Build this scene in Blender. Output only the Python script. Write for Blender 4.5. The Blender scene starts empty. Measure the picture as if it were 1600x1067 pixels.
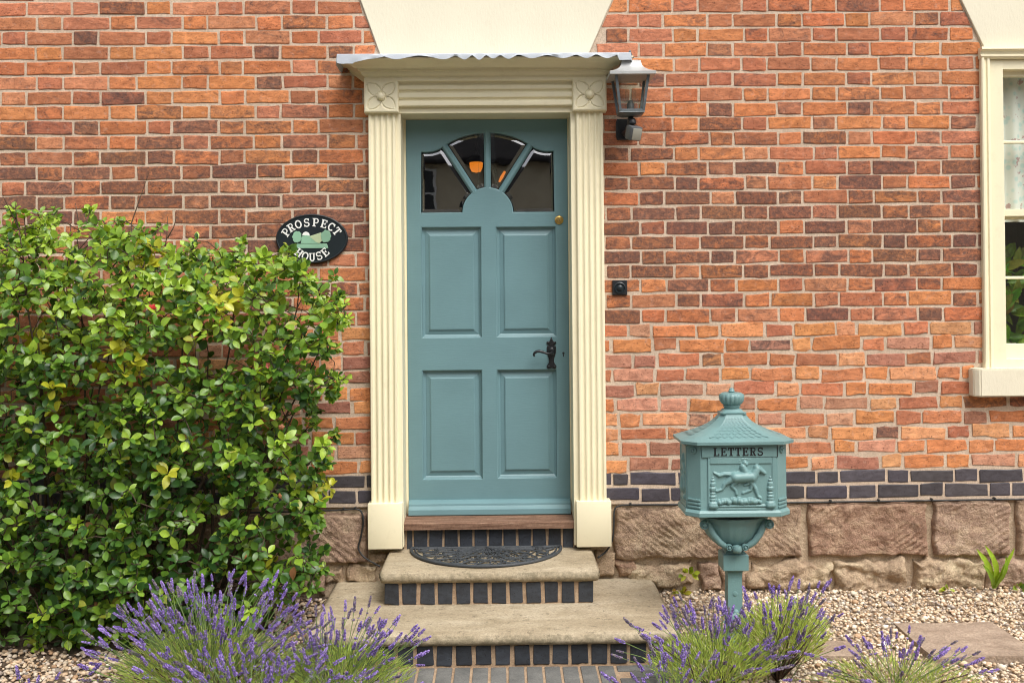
import bpy, bmesh, math, random
import numpy as np
from mathutils import Vector, Matrix, noise as mnoise, geometry as mgeo

# ------------------------------------------------------------------ camera, sky, sun, exposure
SC = bpy.context.scene
COL = SC.collection
F = 1620.0; PPX, PPY = 806.0, 446.0            # focal length and principal point for a 1600 x 1067 frame
YAW, PIT, ROLL = math.radians(.74), math.radians(.5), math.radians(.5)
CAM = Vector((0, -5.4, 1.55))
RM = Matrix.Rotation(-YAW, 3, 'Z') @ Matrix.Rotation(math.pi/2 + PIT, 3, 'X') @ Matrix.Rotation(-ROLL, 3, 'Z')
cd = bpy.data.cameras.new('camera'); cam = bpy.data.objects.new('camera', cd); COL.objects.link(cam)
cam.matrix_world = Matrix.Translation(CAM) @ RM.to_4x4()
cd.sensor_width = 36; cd.lens = F/1600*36
cd.shift_x = -(PPX-800)/1600; cd.shift_y = (PPY-533.5)/1600
cd.clip_start = .05; cd.clip_end = 500
SC.camera = cam

SUN_DIR = Vector((.38, -.66, 1.08)).normalized()     # towards the sun: high, in front of the house, from the right
world = bpy.data.worlds.new('World'); SC.world = world; world.use_nodes = True
wn = world.node_tree; wn.nodes.clear()
sky = wn.nodes.new('ShaderNodeTexSky'); sky.sky_type = 'NISHITA'; sky.sun_disc = False
sky.sun_elevation = math.asin(SUN_DIR.z); sky.sun_rotation = math.atan2(SUN_DIR.x, SUN_DIR.y)
sky.air_density = 1.0; sky.dust_density = 4.0; sky.ozone_density = .6
hs = wn.nodes.new('ShaderNodeHueSaturation'); hs.inputs['Saturation'].default_value = .28
bg = wn.nodes.new('ShaderNodeBackground'); bg.inputs['Strength'].default_value = .15
wo = wn.nodes.new('ShaderNodeOutputWorld')
wn.links.new(sky.outputs[0], hs.inputs['Color']); wn.links.new(hs.outputs[0], bg.inputs[0]); wn.links.new(bg.outputs[0], wo.inputs[0])
sl = bpy.data.lights.new('sun', 'SUN'); sl.energy = 1.25; sl.angle = math.radians(32); sl.color = (1, .96, .90)
sun = bpy.data.objects.new('sun', sl); COL.objects.link(sun)
sun.rotation_euler = SUN_DIR.to_track_quat('Z', 'Y').to_euler(); sun.location = (3, -6, 8)
SC.view_settings.view_transform = 'Standard'; SC.view_settings.look = 'None'
SC.view_settings.gamma = 1; SC.view_settings.use_curve_mapping = False
SC.view_settings.exposure = 0.72
SC.render.engine = 'CYCLES'
SC.cycles.use_denoising = True; SC.cycles.filter_width = 1.05
SC.cycles.max_bounces = 5; SC.cycles.diffuse_bounces = 3; SC.cycles.glossy_bounces = 3
SC.cycles.transparent_max_bounces = 12; SC.cycles.transmission_bounces = 4
SC.cycles.caustics_reflective = False; SC.cycles.caustics_refractive = False

rnd = random.Random(7); rng = np.random.default_rng(7)

# ------------------------------------------------------------------ measuring helpers (photo pixel -> place in the world)
def ray(px, py): return RM @ Vector(((px-PPX)/F, -(py-PPY)/F, -1))
def W(px, py, Y=0.0):
    d = ray(px, py); p = CAM + d*((Y-CAM.y)/d.y); return p.x, p.z
def G(px, py, z=0.0):
    d = ray(px, py); p = CAM + d*((z-CAM.z)/d.z); return p.x, p.y
def WX(px, py, Y=0.0): return W(px, py, Y)[0]
def WZ(px, py, Y=0.0): return W(px, py, Y)[1]
RT = RM.transposed()
def PJ(p):
    v = RT @ (Vector(p)-CAM); return PPX - F*v.x/v.z, PPY + F*v.y/v.z

# ------------------------------------------------------------------ object helpers
def link(o, parent=None):
    COL.objects.link(o)
    if parent is not None: o.parent = parent
    return o
def tag(o, label=None, cat=None, group=None, kind=None):
    if label: o['label'] = label
    if cat: o['category'] = cat
    if group: o['group'] = group
    if kind: o['kind'] = kind
    return o
def empty(name, loc=(0, 0, 0), parent=None):
    o = bpy.data.objects.new(name, None); o.location = loc; o.empty_display_size = .1
    return link(o, parent)
def mesh_obj(name, v, f, m, parent=None, smooth=False, cols=None, attrs=None, off=None):
    me = bpy.data.meshes.new(name)
    v = np.asarray(v, dtype=float)
    if off is not None: v = v - np.asarray(off)
    if isinstance(f, np.ndarray):
        nf, k = f.shape
        me.vertices.add(len(v)); me.vertices.foreach_set('co', v.ravel().astype(np.float32))
        me.loops.add(nf*k); me.loops.foreach_set('vertex_index', f.ravel().astype(np.int32))
        me.polygons.add(nf); me.polygons.foreach_set('loop_start', np.arange(0, nf*k, k, dtype=np.int32))
        me.update(calc_edges=True)
    else:
        me.from_pydata([tuple(p) for p in v], [], f)
    if smooth: me.polygons.foreach_set('use_smooth', np.ones(len(me.polygons), dtype=bool))
    if cols is not None:
        a = me.color_attributes.new('Col', 'FLOAT_COLOR', 'POINT')
        a.data.foreach_set('color', np.asarray(cols, dtype=np.float32).ravel())
    if m is not None: me.materials.append(m)
    o = bpy.data.objects.new(name, me)
    if off is not None: o.location = off
    return link(o, parent)

class MB:
    """collects shapes that belong to ONE part"""
    def __init__(s): s.v = []; s.f = []; s.c = []
    def add(s, v, f):
        n = len(s.v); s.v += [tuple(p) for p in v]; s.f += [tuple(i+n for i in q) for q in f]
    def box(s, x0, x1, y0, y1, z0, z1, bev=0.0):
        if bev <= 0:
            v = [(x, y, z) for x in (x0, x1) for y in (y0, y1) for z in (z0, z1)]
            s.add(v, [(0, 1, 3, 2), (4, 6, 7, 5), (0, 4, 5, 1), (2, 3, 7, 6), (0, 2, 6, 4), (1, 5, 7, 3)]); return
        bm = bmesh.new(); bmesh.ops.create_cube(bm, size=1)
        for q in bm.verts: q.co = ((x0+x1)/2+q.co.x*(x1-x0), (y0+y1)/2+q.co.y*(y1-y0), (z0+z1)/2+q.co.z*(z1-z0))
        bmesh.ops.bevel(bm, geom=bm.edges[:], offset=bev, segments=2, affect='EDGES', profile=.5)
        s.bm(bm)
    def bm(s, bm):
        bm.verts.ensure_lookup_table(); bm.verts.index_update()
        s.add([q.co for q in bm.verts], [[q.index for q in fc.verts] for fc in bm.faces]); bm.free()
    def tube(s, pts, rad, n=6, cap=True):
        pts = [Vector(p) for p in pts]; k = len(pts)
        if not hasattr(rad, '__len__'): rad = [rad]*k
        v = []; ref = None
        for i, p in enumerate(pts):
            t = (pts[min(i+1, k-1)]-pts[max(i-1, 0)])
            t = t.normalized() if t.length > 1e-9 else Vector((0, 0, 1))
            if ref is None: ref = t.orthogonal().normalized()
            else:
                ref = ref - t*ref.dot(t)
                ref = ref.normalized() if ref.length > 1e-6 else t.orthogonal().normalized()
            b = t.cross(ref)
            for j in range(n):
                a = 2*math.pi*j/n; v.append(p + (ref*math.cos(a)+b*math.sin(a))*rad[i])
        f = [(i*n+j, i*n+(j+1) % n, (i+1)*n+(j+1) % n, (i+1)*n+j) for i in range(k-1) for j in range(n)]
        if cap: f += [tuple(range(n-1, -1, -1)), tuple(range((k-1)*n, k*n))]
        s.add(v, f)
    def lathe(s, prof, n=24, c=(0, 0, 0), axis='z', flute=0, amp=0.0, sy=1.0):
        v = []; k = len(prof)
        for r, h in prof:
            for j in range(n):
                a = 2*math.pi*j/n; q = r*(1+amp*abs(math.sin(a*flute/2))) if flute else r
                x, y, z = q*math.cos(a), q*math.sin(a)*sy, h
                if axis == 'y': x, y, z = x, -h, y
                v.append((c[0]+x, c[1]+y, c[2]+z))
        f = [(i*n+j, i*n+(j+1) % n, (i+1)*n+(j+1) % n, (i+1)*n+j) for i in range(k-1) for j in range(n)]
        f += [tuple(range(n-1, -1, -1)), tuple(range((k-1)*n, k*n))]
        s.add(v, f)
    def prism(s, plan, prof):
        """plan: list of unit (x,y) corners; prof: list of (sx,sy,z)"""
        n = len(plan); v = []
        for sx, sy, z in prof:
            for x, y in plan: v.append((x*sx, y*sy, z))
        f = [(i*n+j, i*n+(j+1) % n, (i+1)*n+(j+1) % n, (i+1)*n+j) for i in range(len(prof)-1) for j in range(n)]
        f += [tuple(range(n-1, -1, -1)), tuple(range((len(prof)-1)*n, len(prof)*n))]
        s.add(v, f)
    def sweep_x(s, prof, x0, x1, ends=None):
        """profile [(y,z)] extruded along x; ends = extra length on each side for every profile point"""
        k = len(prof); ends = ends or [0]*k
        v = [(x0-e, y, z) for (y, z), e in zip(prof, ends)] + [(x1+e, y, z) for (y, z), e in zip(prof, ends)]
        f = [(i, i+1, k+i+1, k+i) for i in range(k-1)] + [(k-1, 0, k, 2*k-1)]
        f += [tuple(range(k-1, -1, -1)), tuple(range(k, 2*k))]
        s.add(v, f)
    def sweep_z(s, prof, z0, z1):
        k = len(prof)
        v = [(x, y, z0) for x, y in prof] + [(x, y, z1) for x, y in prof]
        f = [(i, (i+1) % k, k+(i+1) % k, k+i) for i in range(k)] + [tuple(range(k-1, -1, -1)), tuple(range(k, 2*k))]
        s.add(v, f)
    def build(s, name, m, parent=None, smooth=False, auto=None, off=None, recalc=True):
        o = mesh_obj(name, s.v, s.f, m, parent, smooth, off=off)
        if recalc:
            bm = bmesh.new(); bm.from_mesh(o.data); bmesh.ops.recalc_face_normals(bm, faces=bm.faces); bm.to_mesh(o.data); bm.free()
        if auto: sharp(o, auto)
        return o
def sharp(o, deg=35):
    me = o.data
    me.polygons.foreach_set('use_smooth', np.ones(len(me.polygons), dtype=bool))
    me.set_sharp_from_angle(angle=math.radians(deg))

def plate_mesh(loops, thick, bev, y0, res=1):
    """flat plate in the x-z plane with holes: loops[0] outline, the others holes; front face at y0"""
    cu = bpy.data.curves.new('plate', 'CURVE'); cu.dimensions = '2D'; cu.fill_mode = 'BOTH'
    cu.extrude = max(thick/2-bev, 1e-4); cu.bevel_depth = bev; cu.bevel_resolution = res; cu.offset = -bev
    for lp in loops:
        s = cu.splines.new('POLY'); s.points.add(len(lp)-1); s.use_cyclic_u = True
        for p, (x, z) in zip(s.points, lp): p.co = (x, z, 0, 1)
    o = bpy.data.objects.new('plate', cu); COL.objects.link(o)
    dg = bpy.context.evaluated_depsgraph_get()
    me = bpy.data.meshes.new_from_object(o.evaluated_get(dg))
    bpy.data.objects.remove(o); bpy.data.curves.remove(cu)
    for v in me.vertices:
        x, y, z = v.co; v.co = (x, y0 + thick/2 - z, y)
    return me
def plate(name, loops, thick, bev, y0, m, parent=None, res=1, auto=30):
    me = plate_mesh(loops, thick, bev, y0, res); me.name = name
    me.materials.clear(); me.materials.append(m)
    o = link(bpy.data.objects.new(name, me), parent)
    if auto: sharp(o, auto)
    return o
def copy_tree(o, parent=None):
    c = o.copy(); COL.objects.link(c); c.parent = parent
    for ch in list(o.children): copy_tree(ch, c)
    return c

# ------------------------------------------------------------------ materials
def new_mat(name):
    m = bpy.data.materials.new(name); m.use_nodes = True
    nt = m.node_tree; b = nt.nodes['Principled BSDF']
    return m, nt, b
class N:
    def __init__(s, nt): s.nt = nt
    def n(s, t, **k):
        x = s.nt.nodes.new(t)
        for a, b in k.items(): setattr(x, a, b)
        return x
    def l(s, a, b): s.nt.links.new(a, b)
    def pos(s): return s.n('ShaderNodeNewGeometry').outputs['Position']
    def noise(s, vec, scale, detail=4, rough=.55, dist=0, vscale=None):
        if vscale:
            mp = s.n('ShaderNodeMapping'); mp.inputs['Scale'].default_value = vscale; s.l(vec, mp.inputs[0]); vec = mp.outputs[0]
        x = s.n('ShaderNodeTexNoise'); x.inputs['Scale'].default_value = scale; x.inputs['Detail'].default_value = detail
        x.inputs['Roughness'].default_value = rough; x.inputs['Distortion'].default_value = dist
        s.l(vec, x.inputs['Vector']); return x.outputs[0]
    def ramp(s, fac, stops, interp='LINEAR'):
        r = s.n('ShaderNodeValToRGB'); e = r.color_ramp.elements; r.color_ramp.interpolation = interp
        while len(e) < len(stops): e.new(.5)
        for el, (p, c) in zip(e, stops):
            el.position = p; el.color = (c, c, c, 1) if not hasattr(c, '__len__') else (*c, 1)
        s.l(fac, r.inputs[0]); return r.outputs[0]
    def mix(s, fac, a, b, mode='MIX'):
        x = s.n('ShaderNodeMix', data_type='RGBA', blend_type=mode)
        for v, i in ((fac, 0), (a, 6), (b, 7)):
            if hasattr(v, 'is_linked'): s.l(v, x.inputs[i])
            elif i == 0: x.inputs[i].default_value = v
            else: x.inputs[i].default_value = (*v, 1)
        return x.outputs[2]
    def math(s, op, a, b=0.0):
        x = s.n('ShaderNodeMath', operation=op)
        for v, i in ((a, 0), (b, 1)):
            if hasattr(v, 'is_linked'): s.l(v, x.inputs[i])
            else: x.inputs[i].default_value = v
        return x.outputs[0]
    def bump(s, h, strength, dist, b, prev=None):
        x = s.n('ShaderNodeBump'); x.inputs['Strength'].default_value = strength; x.inputs['Distance'].default_value = dist
        s.l(h, x.inputs['Height'])
        if prev is not None: s.l(prev, x.inputs['Normal'])
        s.l(x.outputs[0], b.inputs['Normal']); return x.outputs[0]

def paint(name, col, rough=.45, var=.06, bump=.12, grain=(6, 6, 60), dirt=.0, metallic=0.0, dirtcol=(.18, .14, .08)):
    m, nt, b = new_mat(name); k = N(nt); p = k.pos()
    a = k.noise(p, 3.5, 5, .6)
    c = k.mix(k.ramp(a, [(.3, 0), (.7, 1)]), tuple(x*(1-var) for x in col), tuple(min(1, x*(1+var)) for x in col))
    if dirt > 0:
        d = k.noise(p, 14, 6, .7)
        c = k.mix(k.math('MULTIPLY', k.ramp(d, [(.55, 0), (.75, 1)]), dirt), c, dirtcol)
    k.l(c, b.inputs['Base Color'])
    b.inputs['Roughness'].default_value = rough; b.inputs['Metallic'].default_value = metallic
    g = k.noise(p, 18, 3, .5, vscale=grain)
    h = k.noise(p, 260, 2, .5)
    k.bump(k.math('ADD', g, k.math('MULTIPLY', h, .4)), bump, .002, b)
    return m

CREAM = paint('cream_paint', (.83, .755, .535), .42, .03, .05, (9, 9, 1.2), .20, dirtcol=(.45, .38, .24))
CREAM_H = paint('cream_paint_rails', (.83, .755, .535), .42, .03, .05, (1.2, 9, 9), .20, dirtcol=(.45, .38, .24))
RENDER = paint('cream_render', (.74, .685, .53), .7, .04, .5, (6, 6, 2), .22, dirtcol=(.5, .45, .33))
TEAL = paint('teal_door_paint', (.140, .250, .272), .38, .07, .30, (1.2, 5, 14), .22, dirtcol=(.10, .20, .20))
TEAL_BOX = paint('teal_cast_metal_paint', (.158, .278, .276), .42, .12, .4, (8, 8, 8), .4, dirtcol=(.085, .17, .165))
BLACK = paint('black_iron', (.012, .013, .016), .38, .2, .25, (10, 10, 10), 0)
BLACKP = paint('black_gloss_plate', (.010, .016, .020), .35, .15, .10, (10, 10, 10), 0)
RUBBER = paint('grey_rubber', (.040, .046, .052), .60, .25, .30, (12, 12, 12), .35, dirtcol=(.13, .12, .10))
BRASS = paint('brass', (.62, .42, .14), .32, .1, .1, (8, 8, 8), .2, metallic=1.0, dirtcol=(.3, .2, .08))
WHITEP = paint('white_letter_paint', (.78, .78, .74), .5, .04, .1, (8, 8, 8), .1)
INK = paint('black_letter_paint', (.010, .010, .012), .45, .1, .1, (8, 8, 8), 0)
PATINA = paint('green_patina', (.22, .40, .27), .6, .30, .4, (20, 20, 20), .5, dirtcol=(.10, .20, .13))
LEAD = paint('lead_flashing', (.44, .475, .52), .48, .10, .35, (10, 10, 10), .30, dirtcol=(.33, .35, .38))
ZINC = paint('weathered_zinc', (.50, .51, .50), .42, .12, .3, (16, 16, 16), .6, dirtcol=(.20, .19, .17), metallic=.35)
ZINC_D = paint('dark_weathered_metal', (.12, .14, .15), .45, .25, .35, (16, 16, 16), .5, dirtcol=(.30, .31, .30), metallic=.3)
GREYP = paint('grey_plastic', (.085, .09, .095), .45, .1, .1, (9, 9, 9), .1)
LENS = paint('white_sensor_lens', (.30, .29, .24), .3, .05, .05, (9, 9, 9), 0)
CABLE = paint('black_cable', (.020, .020, .020), .5, .2, .2, (20, 20, 20), .35, dirtcol=(.35, .32, .27))
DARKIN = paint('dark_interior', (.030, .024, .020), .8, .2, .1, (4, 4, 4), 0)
ROOMIN = paint('room_interior', (.30, .28, .24), .8, .1, .1, (4, 4, 4), 0)

def glass_mat(name, ior=1.75, tint=(.92, .95, .94)):
    m, nt, b = new_mat(name); k = N(nt); nt.nodes.remove(b)
    out = nt.nodes['Material Output']
    t = k.n('ShaderNodeBsdfTransparent'); t.inputs[0].default_value = (*tint, 1)
    g = k.n('ShaderNodeBsdfGlossy'); g.inputs['Roughness'].default_value = .015
    fr = k.n('ShaderNodeFresnel')
    bf = k.n('ShaderNodeNewGeometry').outputs['Backfacing']      # a thin sheet mirrors alike from both sides
    k.l(k.math('ADD', k.math('MULTIPLY', bf, 1/ior-ior), ior), fr.inputs[0])
    bp = k.n('ShaderNodeBump'); bp.inputs['Strength'].default_value = .04; bp.inputs['Distance'].default_value = .01
    k.l(k.noise(k.pos(), 7, 2, .4), bp.inputs['Height']); k.l(bp.outputs[0], g.inputs['Normal'])
    mx = k.n('ShaderNodeMixShader'); k.l(fr.outputs[0], mx.inputs[0]); k.l(t.outputs[0], mx.inputs[1]); k.l(g.outputs[0], mx.inputs[2])
    k.l(mx.outputs[0], out.inputs[0]); return m
GLASS = glass_mat('door_glass', 3.2); GLASSW = glass_mat('window_glass', 1.9); GLASSB = glass_mat('bulb_glass', 1.35); GLASSL = glass_mat('lantern_glass', 1.45, (.82, .83, .80))

def brick_mat(name, blue=False):
    m, nt, b = new_mat(name); k = N(nt); p = k.pos()
    at = k.n('ShaderNodeAttribute'); at.attribute_name = 'Col'
    col, soot = at.outputs['Color'], at.outputs['Alpha']
    # streaks of tone inside a brick
    st = k.noise(p, 17, 4, .65, .8, (1, 1, 2.0))
    c = k.mix(k.ramp(st, [(.30, 0), (.70, 1)]), (.66, .62, .62), (1.28, 1.30, 1.30))
    c = k.mix(1.0, col, c, 'MULTIPLY')
    if not blue:
        pale = k.noise(p, 30, 3, .7)
        c = k.mix(k.math('MULTIPLY', k.ramp(pale, [(.56, 0), (.72, 1)]), .42), c, (.52, .33, .25))
        big = k.noise(p, 11, 5, .72, 1.2, (1, 1, 1.7))
        s = k.math('ADD', big, k.math('SUBTRACT', k.math('MULTIPLY', soot, .62), .30))
        s = k.ramp(s, [(.42, 0), (.62, 1)])
        fine = k.ramp(k.noise(p, 48, 4, .75), [(.30, .35), (.56, 1)])
        c = k.mix(k.math('MULTIPLY', k.math('MULTIPLY', s, fine), .80), c, (.078, .054, .050))
        lime = k.ramp(k.noise(p, 46, 4, .75), [(.68, 0), (.76, 1)])
        c = k.mix(k.math('MULTIPLY', lime, .35), c, (.55, .48, .40))
    else:
        lime = k.ramp(k.noise(p, 55, 6, .8), [(.64, 0), (.76, 1)])
        c = k.mix(k.math('MULTIPLY', lime, .20), c, (.26, .23, .23))
    if not blue:
        ck = k.ramp(k.noise(p, 15, 4, .7, 1.5, (1, 1, 3.2)), [(.475, 0), (.495, 1), (.515, 0)])
        cm = k.ramp(k.noise(p, 21, 3, .6), [(.45, 0), (.58, 1)])
        c = k.mix(k.math('MULTIPLY', k.math('MULTIPLY', ck, cm), .75), c, (.06, .032, .026))
    pit = k.ramp(k.noise(p, 95, 3, .75), [(.30, 0), (.42, 1)])
    c = k.mix(k.math('SUBTRACT', 1.0, pit), c, k.mix(1.0, c, (.35, .3, .3), 'MULTIPLY'))
    k.l(c, b.inputs['Base Color']); b.inputs['Roughness'].default_value = .55 if blue else .86
    b.inputs['Specular IOR Level'].default_value = .5 if blue else .25
    n1 = k.bump(k.noise(p, 40, 3, .7, .5, (1, 1, 2.0)), .32 if not blue else .15, .007, b)
    k.bump(pit, .50 if not blue else .2, .003, b, n1)
    return m
BRICK = brick_mat('red_brick'); BLUE = brick_mat('blue_brick', True)

def rough_mat(name, stops, scale=6, vscale=(1, 1, 1), rough=.9, bump=.6, dist=.01, fine=130, speck=None, extra=None):
    m, nt, b = new_mat(name); k = N(nt); p = k.pos()
    a = k.noise(p, scale, 5, .65, .6, vscale)
    c = k.ramp(a, stops)
    f = k.noise(p, fine, 3, .7)
    c = k.mix(1.0, c, k.ramp(f, [(.25, .70), (.75, 1.25)]), 'MULTIPLY')
    if speck: c = k.mix(k.math('MULTIPLY', k.ramp(k.noise(p, speck[0], 5, .75), [(speck[1], 0), (speck[1]+.1, 1)]), speck[3]), c, speck[2])
    if extra: c = extra(k, p, c)
    k.l(c, b.inputs['Base Color']); b.inputs['Roughness'].default_value = rough; b.inputs['Specular IOR Level'].default_value = .25
    n1 = k.bump(k.noise(p, scale*5, 3, .65, .3, vscale), bump, dist, b)
    k.bump(f, bump*.8, dist*.25, b, n1)
    return m
MORTAR = rough_mat('lime_mortar', [(.3, (.465, .355, .262)), (.7, (.63, .50, .382))], 5, bump=.6, dist=.004, speck=(60, .66, (.66, .58, .47), .5))
MORTAR_S = rough_mat('plinth_mortar', [(.3, (.40, .30, .205)), (.7, (.56, .44, .31))], 7, bump=.9, dist=.012, speck=(30, .60, (.20, .15, .10), .5))
MORTAR_P = rough_mat('step_mortar', [(.3, (.30, .20, .125)), (.7, (.46, .335, .225))], 12, bump=.6, dist=.004)
def diag(k, p, c): return c
def sandstone(name, stops):
    m, nt, b = new_mat(name); k = N(nt); p = k.pos()
    at = k.n('ShaderNodeAttribute'); at.attribute_name = 'Col'
    a = k.noise(p, 5, 5, .68, 1.0)
    c = k.mix(1.0, k.ramp(a, stops), at.outputs['Color'], 'MULTIPLY')
    bd = k.noise(p, 9, 6, .65, .6, (1, 1, 3.5))
    c = k.mix(k.math('MULTIPLY', k.ramp(bd, [(.50, 0), (.66, 1)]), .55), c, (.50, .36, .235))
    gr = k.noise(p, 13, 6, .7)
    c = k.mix(k.math('MULTIPLY', k.ramp(gr, [(.56, 0), (.70, 1)]), .50), c, (.13, .085, .065))
    f = k.noise(p, 130, 3, .75)
    c = k.mix(1.0, c, k.ramp(f, [(.25, .68), (.75, 1.28)]), 'MULTIPLY')
    k.l(c, b.inputs['Base Color']); b.inputs['Roughness'].default_value = .92; b.inputs['Specular IOR Level'].default_value = .2
    n1 = k.bump(k.noise(p, 30, 4, .75, .6), 1.0, .020, b)
    k.bump(f, .6, .003, b, n1)
    return m
SAND = sandstone('rough_sandstone', [(.28, (.235, .160, .118)), (.5, (.365, .265, .196)), (.72, (.53, .43, .315))])
def tread_extra(k, p, c):
    # algae and dirt that has gathered along the worn nosing and edges
    d = k.ramp(k.noise(p, 10, 6, .7, 0, (.5, 1, 2)), [(.50, 0), (.70, 1)])
    c = k.mix(k.math('MULTIPLY', d, .45), c, (.22, .175, .105))
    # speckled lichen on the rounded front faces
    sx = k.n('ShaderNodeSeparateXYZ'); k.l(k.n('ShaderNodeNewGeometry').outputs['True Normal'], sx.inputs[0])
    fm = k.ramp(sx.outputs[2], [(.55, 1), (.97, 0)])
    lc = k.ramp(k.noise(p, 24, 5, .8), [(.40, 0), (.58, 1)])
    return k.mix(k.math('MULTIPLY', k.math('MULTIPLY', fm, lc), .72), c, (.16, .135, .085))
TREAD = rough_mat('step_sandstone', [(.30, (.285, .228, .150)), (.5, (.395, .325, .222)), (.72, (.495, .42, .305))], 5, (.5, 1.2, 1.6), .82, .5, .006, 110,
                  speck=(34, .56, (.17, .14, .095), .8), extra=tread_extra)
NOSE = None
SLAB = rough_mat('paving_slab_stone', [(.3, (.27, .20, .145)), (.7, (.44, .34, .255))], 7, (1, 1, 1), .85, .8, .012, 90, speck=(14, .58, (.50, .39, .29), .5))
PAVER = rough_mat('grey_paver', [(.3, (.115, .115, .108)), (.7, (.205, .20, .185))], 6, (1, 1, 1), .8, .4, .004, 150, speck=(30, .62, (.30, .28, .24), .4))
SOIL = rough_mat('soil', [(.3, (.055, .038, .026)), (.7, (.17, .12, .082))], 9, bump=1.0, dist=.02, fine=90, speck=(40, .62, (.26, .20, .14), .6))
GBED = rough_mat('gravel_bed_soil', [(.3, (.26, .19, .13)), (.7, (.50, .39, .28))], 22, bump=1.0, dist=.012, fine=80, speck=(60, .55, (.55, .46, .36), .7))
GRASSFAR = rough_mat('far_ground', [(.3, (.10, .095, .085)), (.7, (.17, .16, .14))], 3, bump=.4, dist=.01, fine=60)
WOOD = rough_mat('weathered_sill_wood', [(.3, (.110, .058, .036)), (.55, (.215, .122, .080)), (.75, (.34, .225, .155))], 7, (1, 10, 12), .75, .4, .003, 100, speck=(20, .64, (.05, .03, .02), .7))
BARK = rough_mat('bark', [(.3, (.045, .030, .020)), (.7, (.115, .080, .055))], 30, rough=.9, bump=.6, dist=.003)
HOUSE_OPP = rough_mat('pebbledash_render', [(.3, (.60, .52, .37)), (.7, (.70, .62, .46))], 2, bump=.3, dist=.01)
ROOF_OPP = rough_mat('dark_roof_tile', [(.3, (.030, .028, .030)), (.7, (.060, .055, .055))], 2, (1, 1, 8), bump=.5, dist=.03)

def vcol_mat(name, rough=.6, source='attr', trans=0.0, spec=.4, bump=.2, veins=False, sat=None):
    m, nt, b = new_mat(name); k = N(nt); p = k.pos()
    if source == 'attr':
        a = k.n('ShaderNodeAttribute'); a.attribute_name = 'Col'; c = a.outputs['Color']
    else:
        c = k.n('ShaderNodeObjectInfo').outputs['Color']
    v = k.noise(p, 55, 4, .6)
    c = k.mix(1.0, c, k.ramp(v, [(.25, .78), (.75, 1.22)]), 'MULTIPLY')
    k.l(c, b.inputs['Base Color']); b.inputs['Roughness'].default_value = rough; b.inputs['Specular IOR Level'].default_value = spec
    k.bump(k.noise(p, 140, 3, .6), bump, .002, b)
    if trans > 0:
        out = nt.nodes['Material Output']
        t = k.n('ShaderNodeBsdfTranslucent'); k.l(k.mix(1.0, c, (1.5, 1.35, .5), 'MULTIPLY'), t.inputs[0])
        mx = k.n('ShaderNodeMixShader'); mx.inputs[0].default_value = trans
        k.l(b.outputs[0], mx.inputs[1]); k.l(t.outputs[0], mx.inputs[2]); k.l(mx.outputs[0], out.inputs[0])
    return m
LEAF_A = vcol_mat('shrub_leaf', .36, 'attr', .26, .5); LEAF_O = vcol_mat('shrub_leaf_single', .36, 'obj', .26, .5)
GREEN_A = vcol_mat('lavender_foliage', .55, 'attr', .30, .3); GREEN_O = vcol_mat('plant_leaf_single', .40, 'obj', .28, .45)
FLOWER_A = vcol_mat('lavender_flower', .7, 'attr', .20, .2); PETAL = vcol_mat('red_petal', .5, 'obj', .25, .3)
PEBBLE = vcol_mat('pebble', .62, 'attr', 0, .35, .35)

# ------------------------------------------------------------------ ground
def sheet(name, x0, x1, y0, y1, zf, m, nx=2, ny=2, depth=.06):
    xs = np.linspace(x0, x1, nx); ys = np.linspace(y0, y1, ny)
    mb = MB(); v = [(x, y, zf(x, y)) for y in ys for x in xs]
    f = [(j*nx+i, j*nx+i+1, (j+1)*nx+i+1, (j+1)*nx+i) for j in range(ny-1) for i in range(nx-1)]
    mb.add(v, f); return mb.build(name, m, recalc=False)
tag(sheet('ground', -120, 120, -200, 60, lambda x, y: -.14, GRASSFAR, 9, 9), kind='structure')
def gz(x, y): return min(0.0, .055*y) if y > -1.3 else -.0715
def gbed(x, y): return gz(x, y) - .012 + .012*mnoise.noise((x*3, y*3, 0))
tag(sheet('gravel_bed', .75, 4.6, -3.4, .06, gbed, GBED, 60, 50), kind='structure')
def soilz(x, y): return gz(x, y) - .008 + .02*mnoise.noise((x*4, y*4, 3))
tag(sheet('soil_bed', -4.6, -.84, -3.4, .06, soilz, SOIL, 60, 50), kind='structure')

# path of grey paver bricks in front of the steps
PZ = -.084
pm = MB(); pm.box(-.98, .88, -3.4, -.80, PZ-.05, PZ-.006)
path = tag(pm.build('path', MORTAR_P), kind='structure')
PX = WX(965, 1055, -.95)
pv = []
def paver_mesh(w, d, i):
    mb = MB(); mb.box(0, w, -d, 0, -.03, 0, .003); o = mb.build('paver', PAVER, path, auto=40); return o
first = {}
def place_paver(x, y, w, d):
    key = (round(w, 3), round(d, 3))
    if key not in first: o = paver_mesh(w, d, 0); first[key] = o
    else: o = first[key].copy(); COL.objects.link(o); o.parent = path
    o.location = (x, y, PZ + rnd.uniform(-.0015, .0015)); o.rotation_euler = (rnd.uniform(-.006, .006), rnd.uniform(-.008, .008), rnd.uniform(-.008, .008))
for r in range(3):
    y = -.828 - r*.222
    x = PX - .0785
    while x > -.86:
        place_paver(x+.006, y, .0665, .212); x -= .0785
    for q in range(3):
        place_paver(PX+.008+(.05 if q % 2 else 0), y-q*.074, .205, .064)
        if q % 2 == 0: place_paver(PX+.008+.216, y-q*.074, .10, .064)
mbp = MB(); mbp.box(-.97, .87, -3.39, -1.50, PZ-.04, PZ+.001)
mbp.build('far_paving', PAVER, path)

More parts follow.
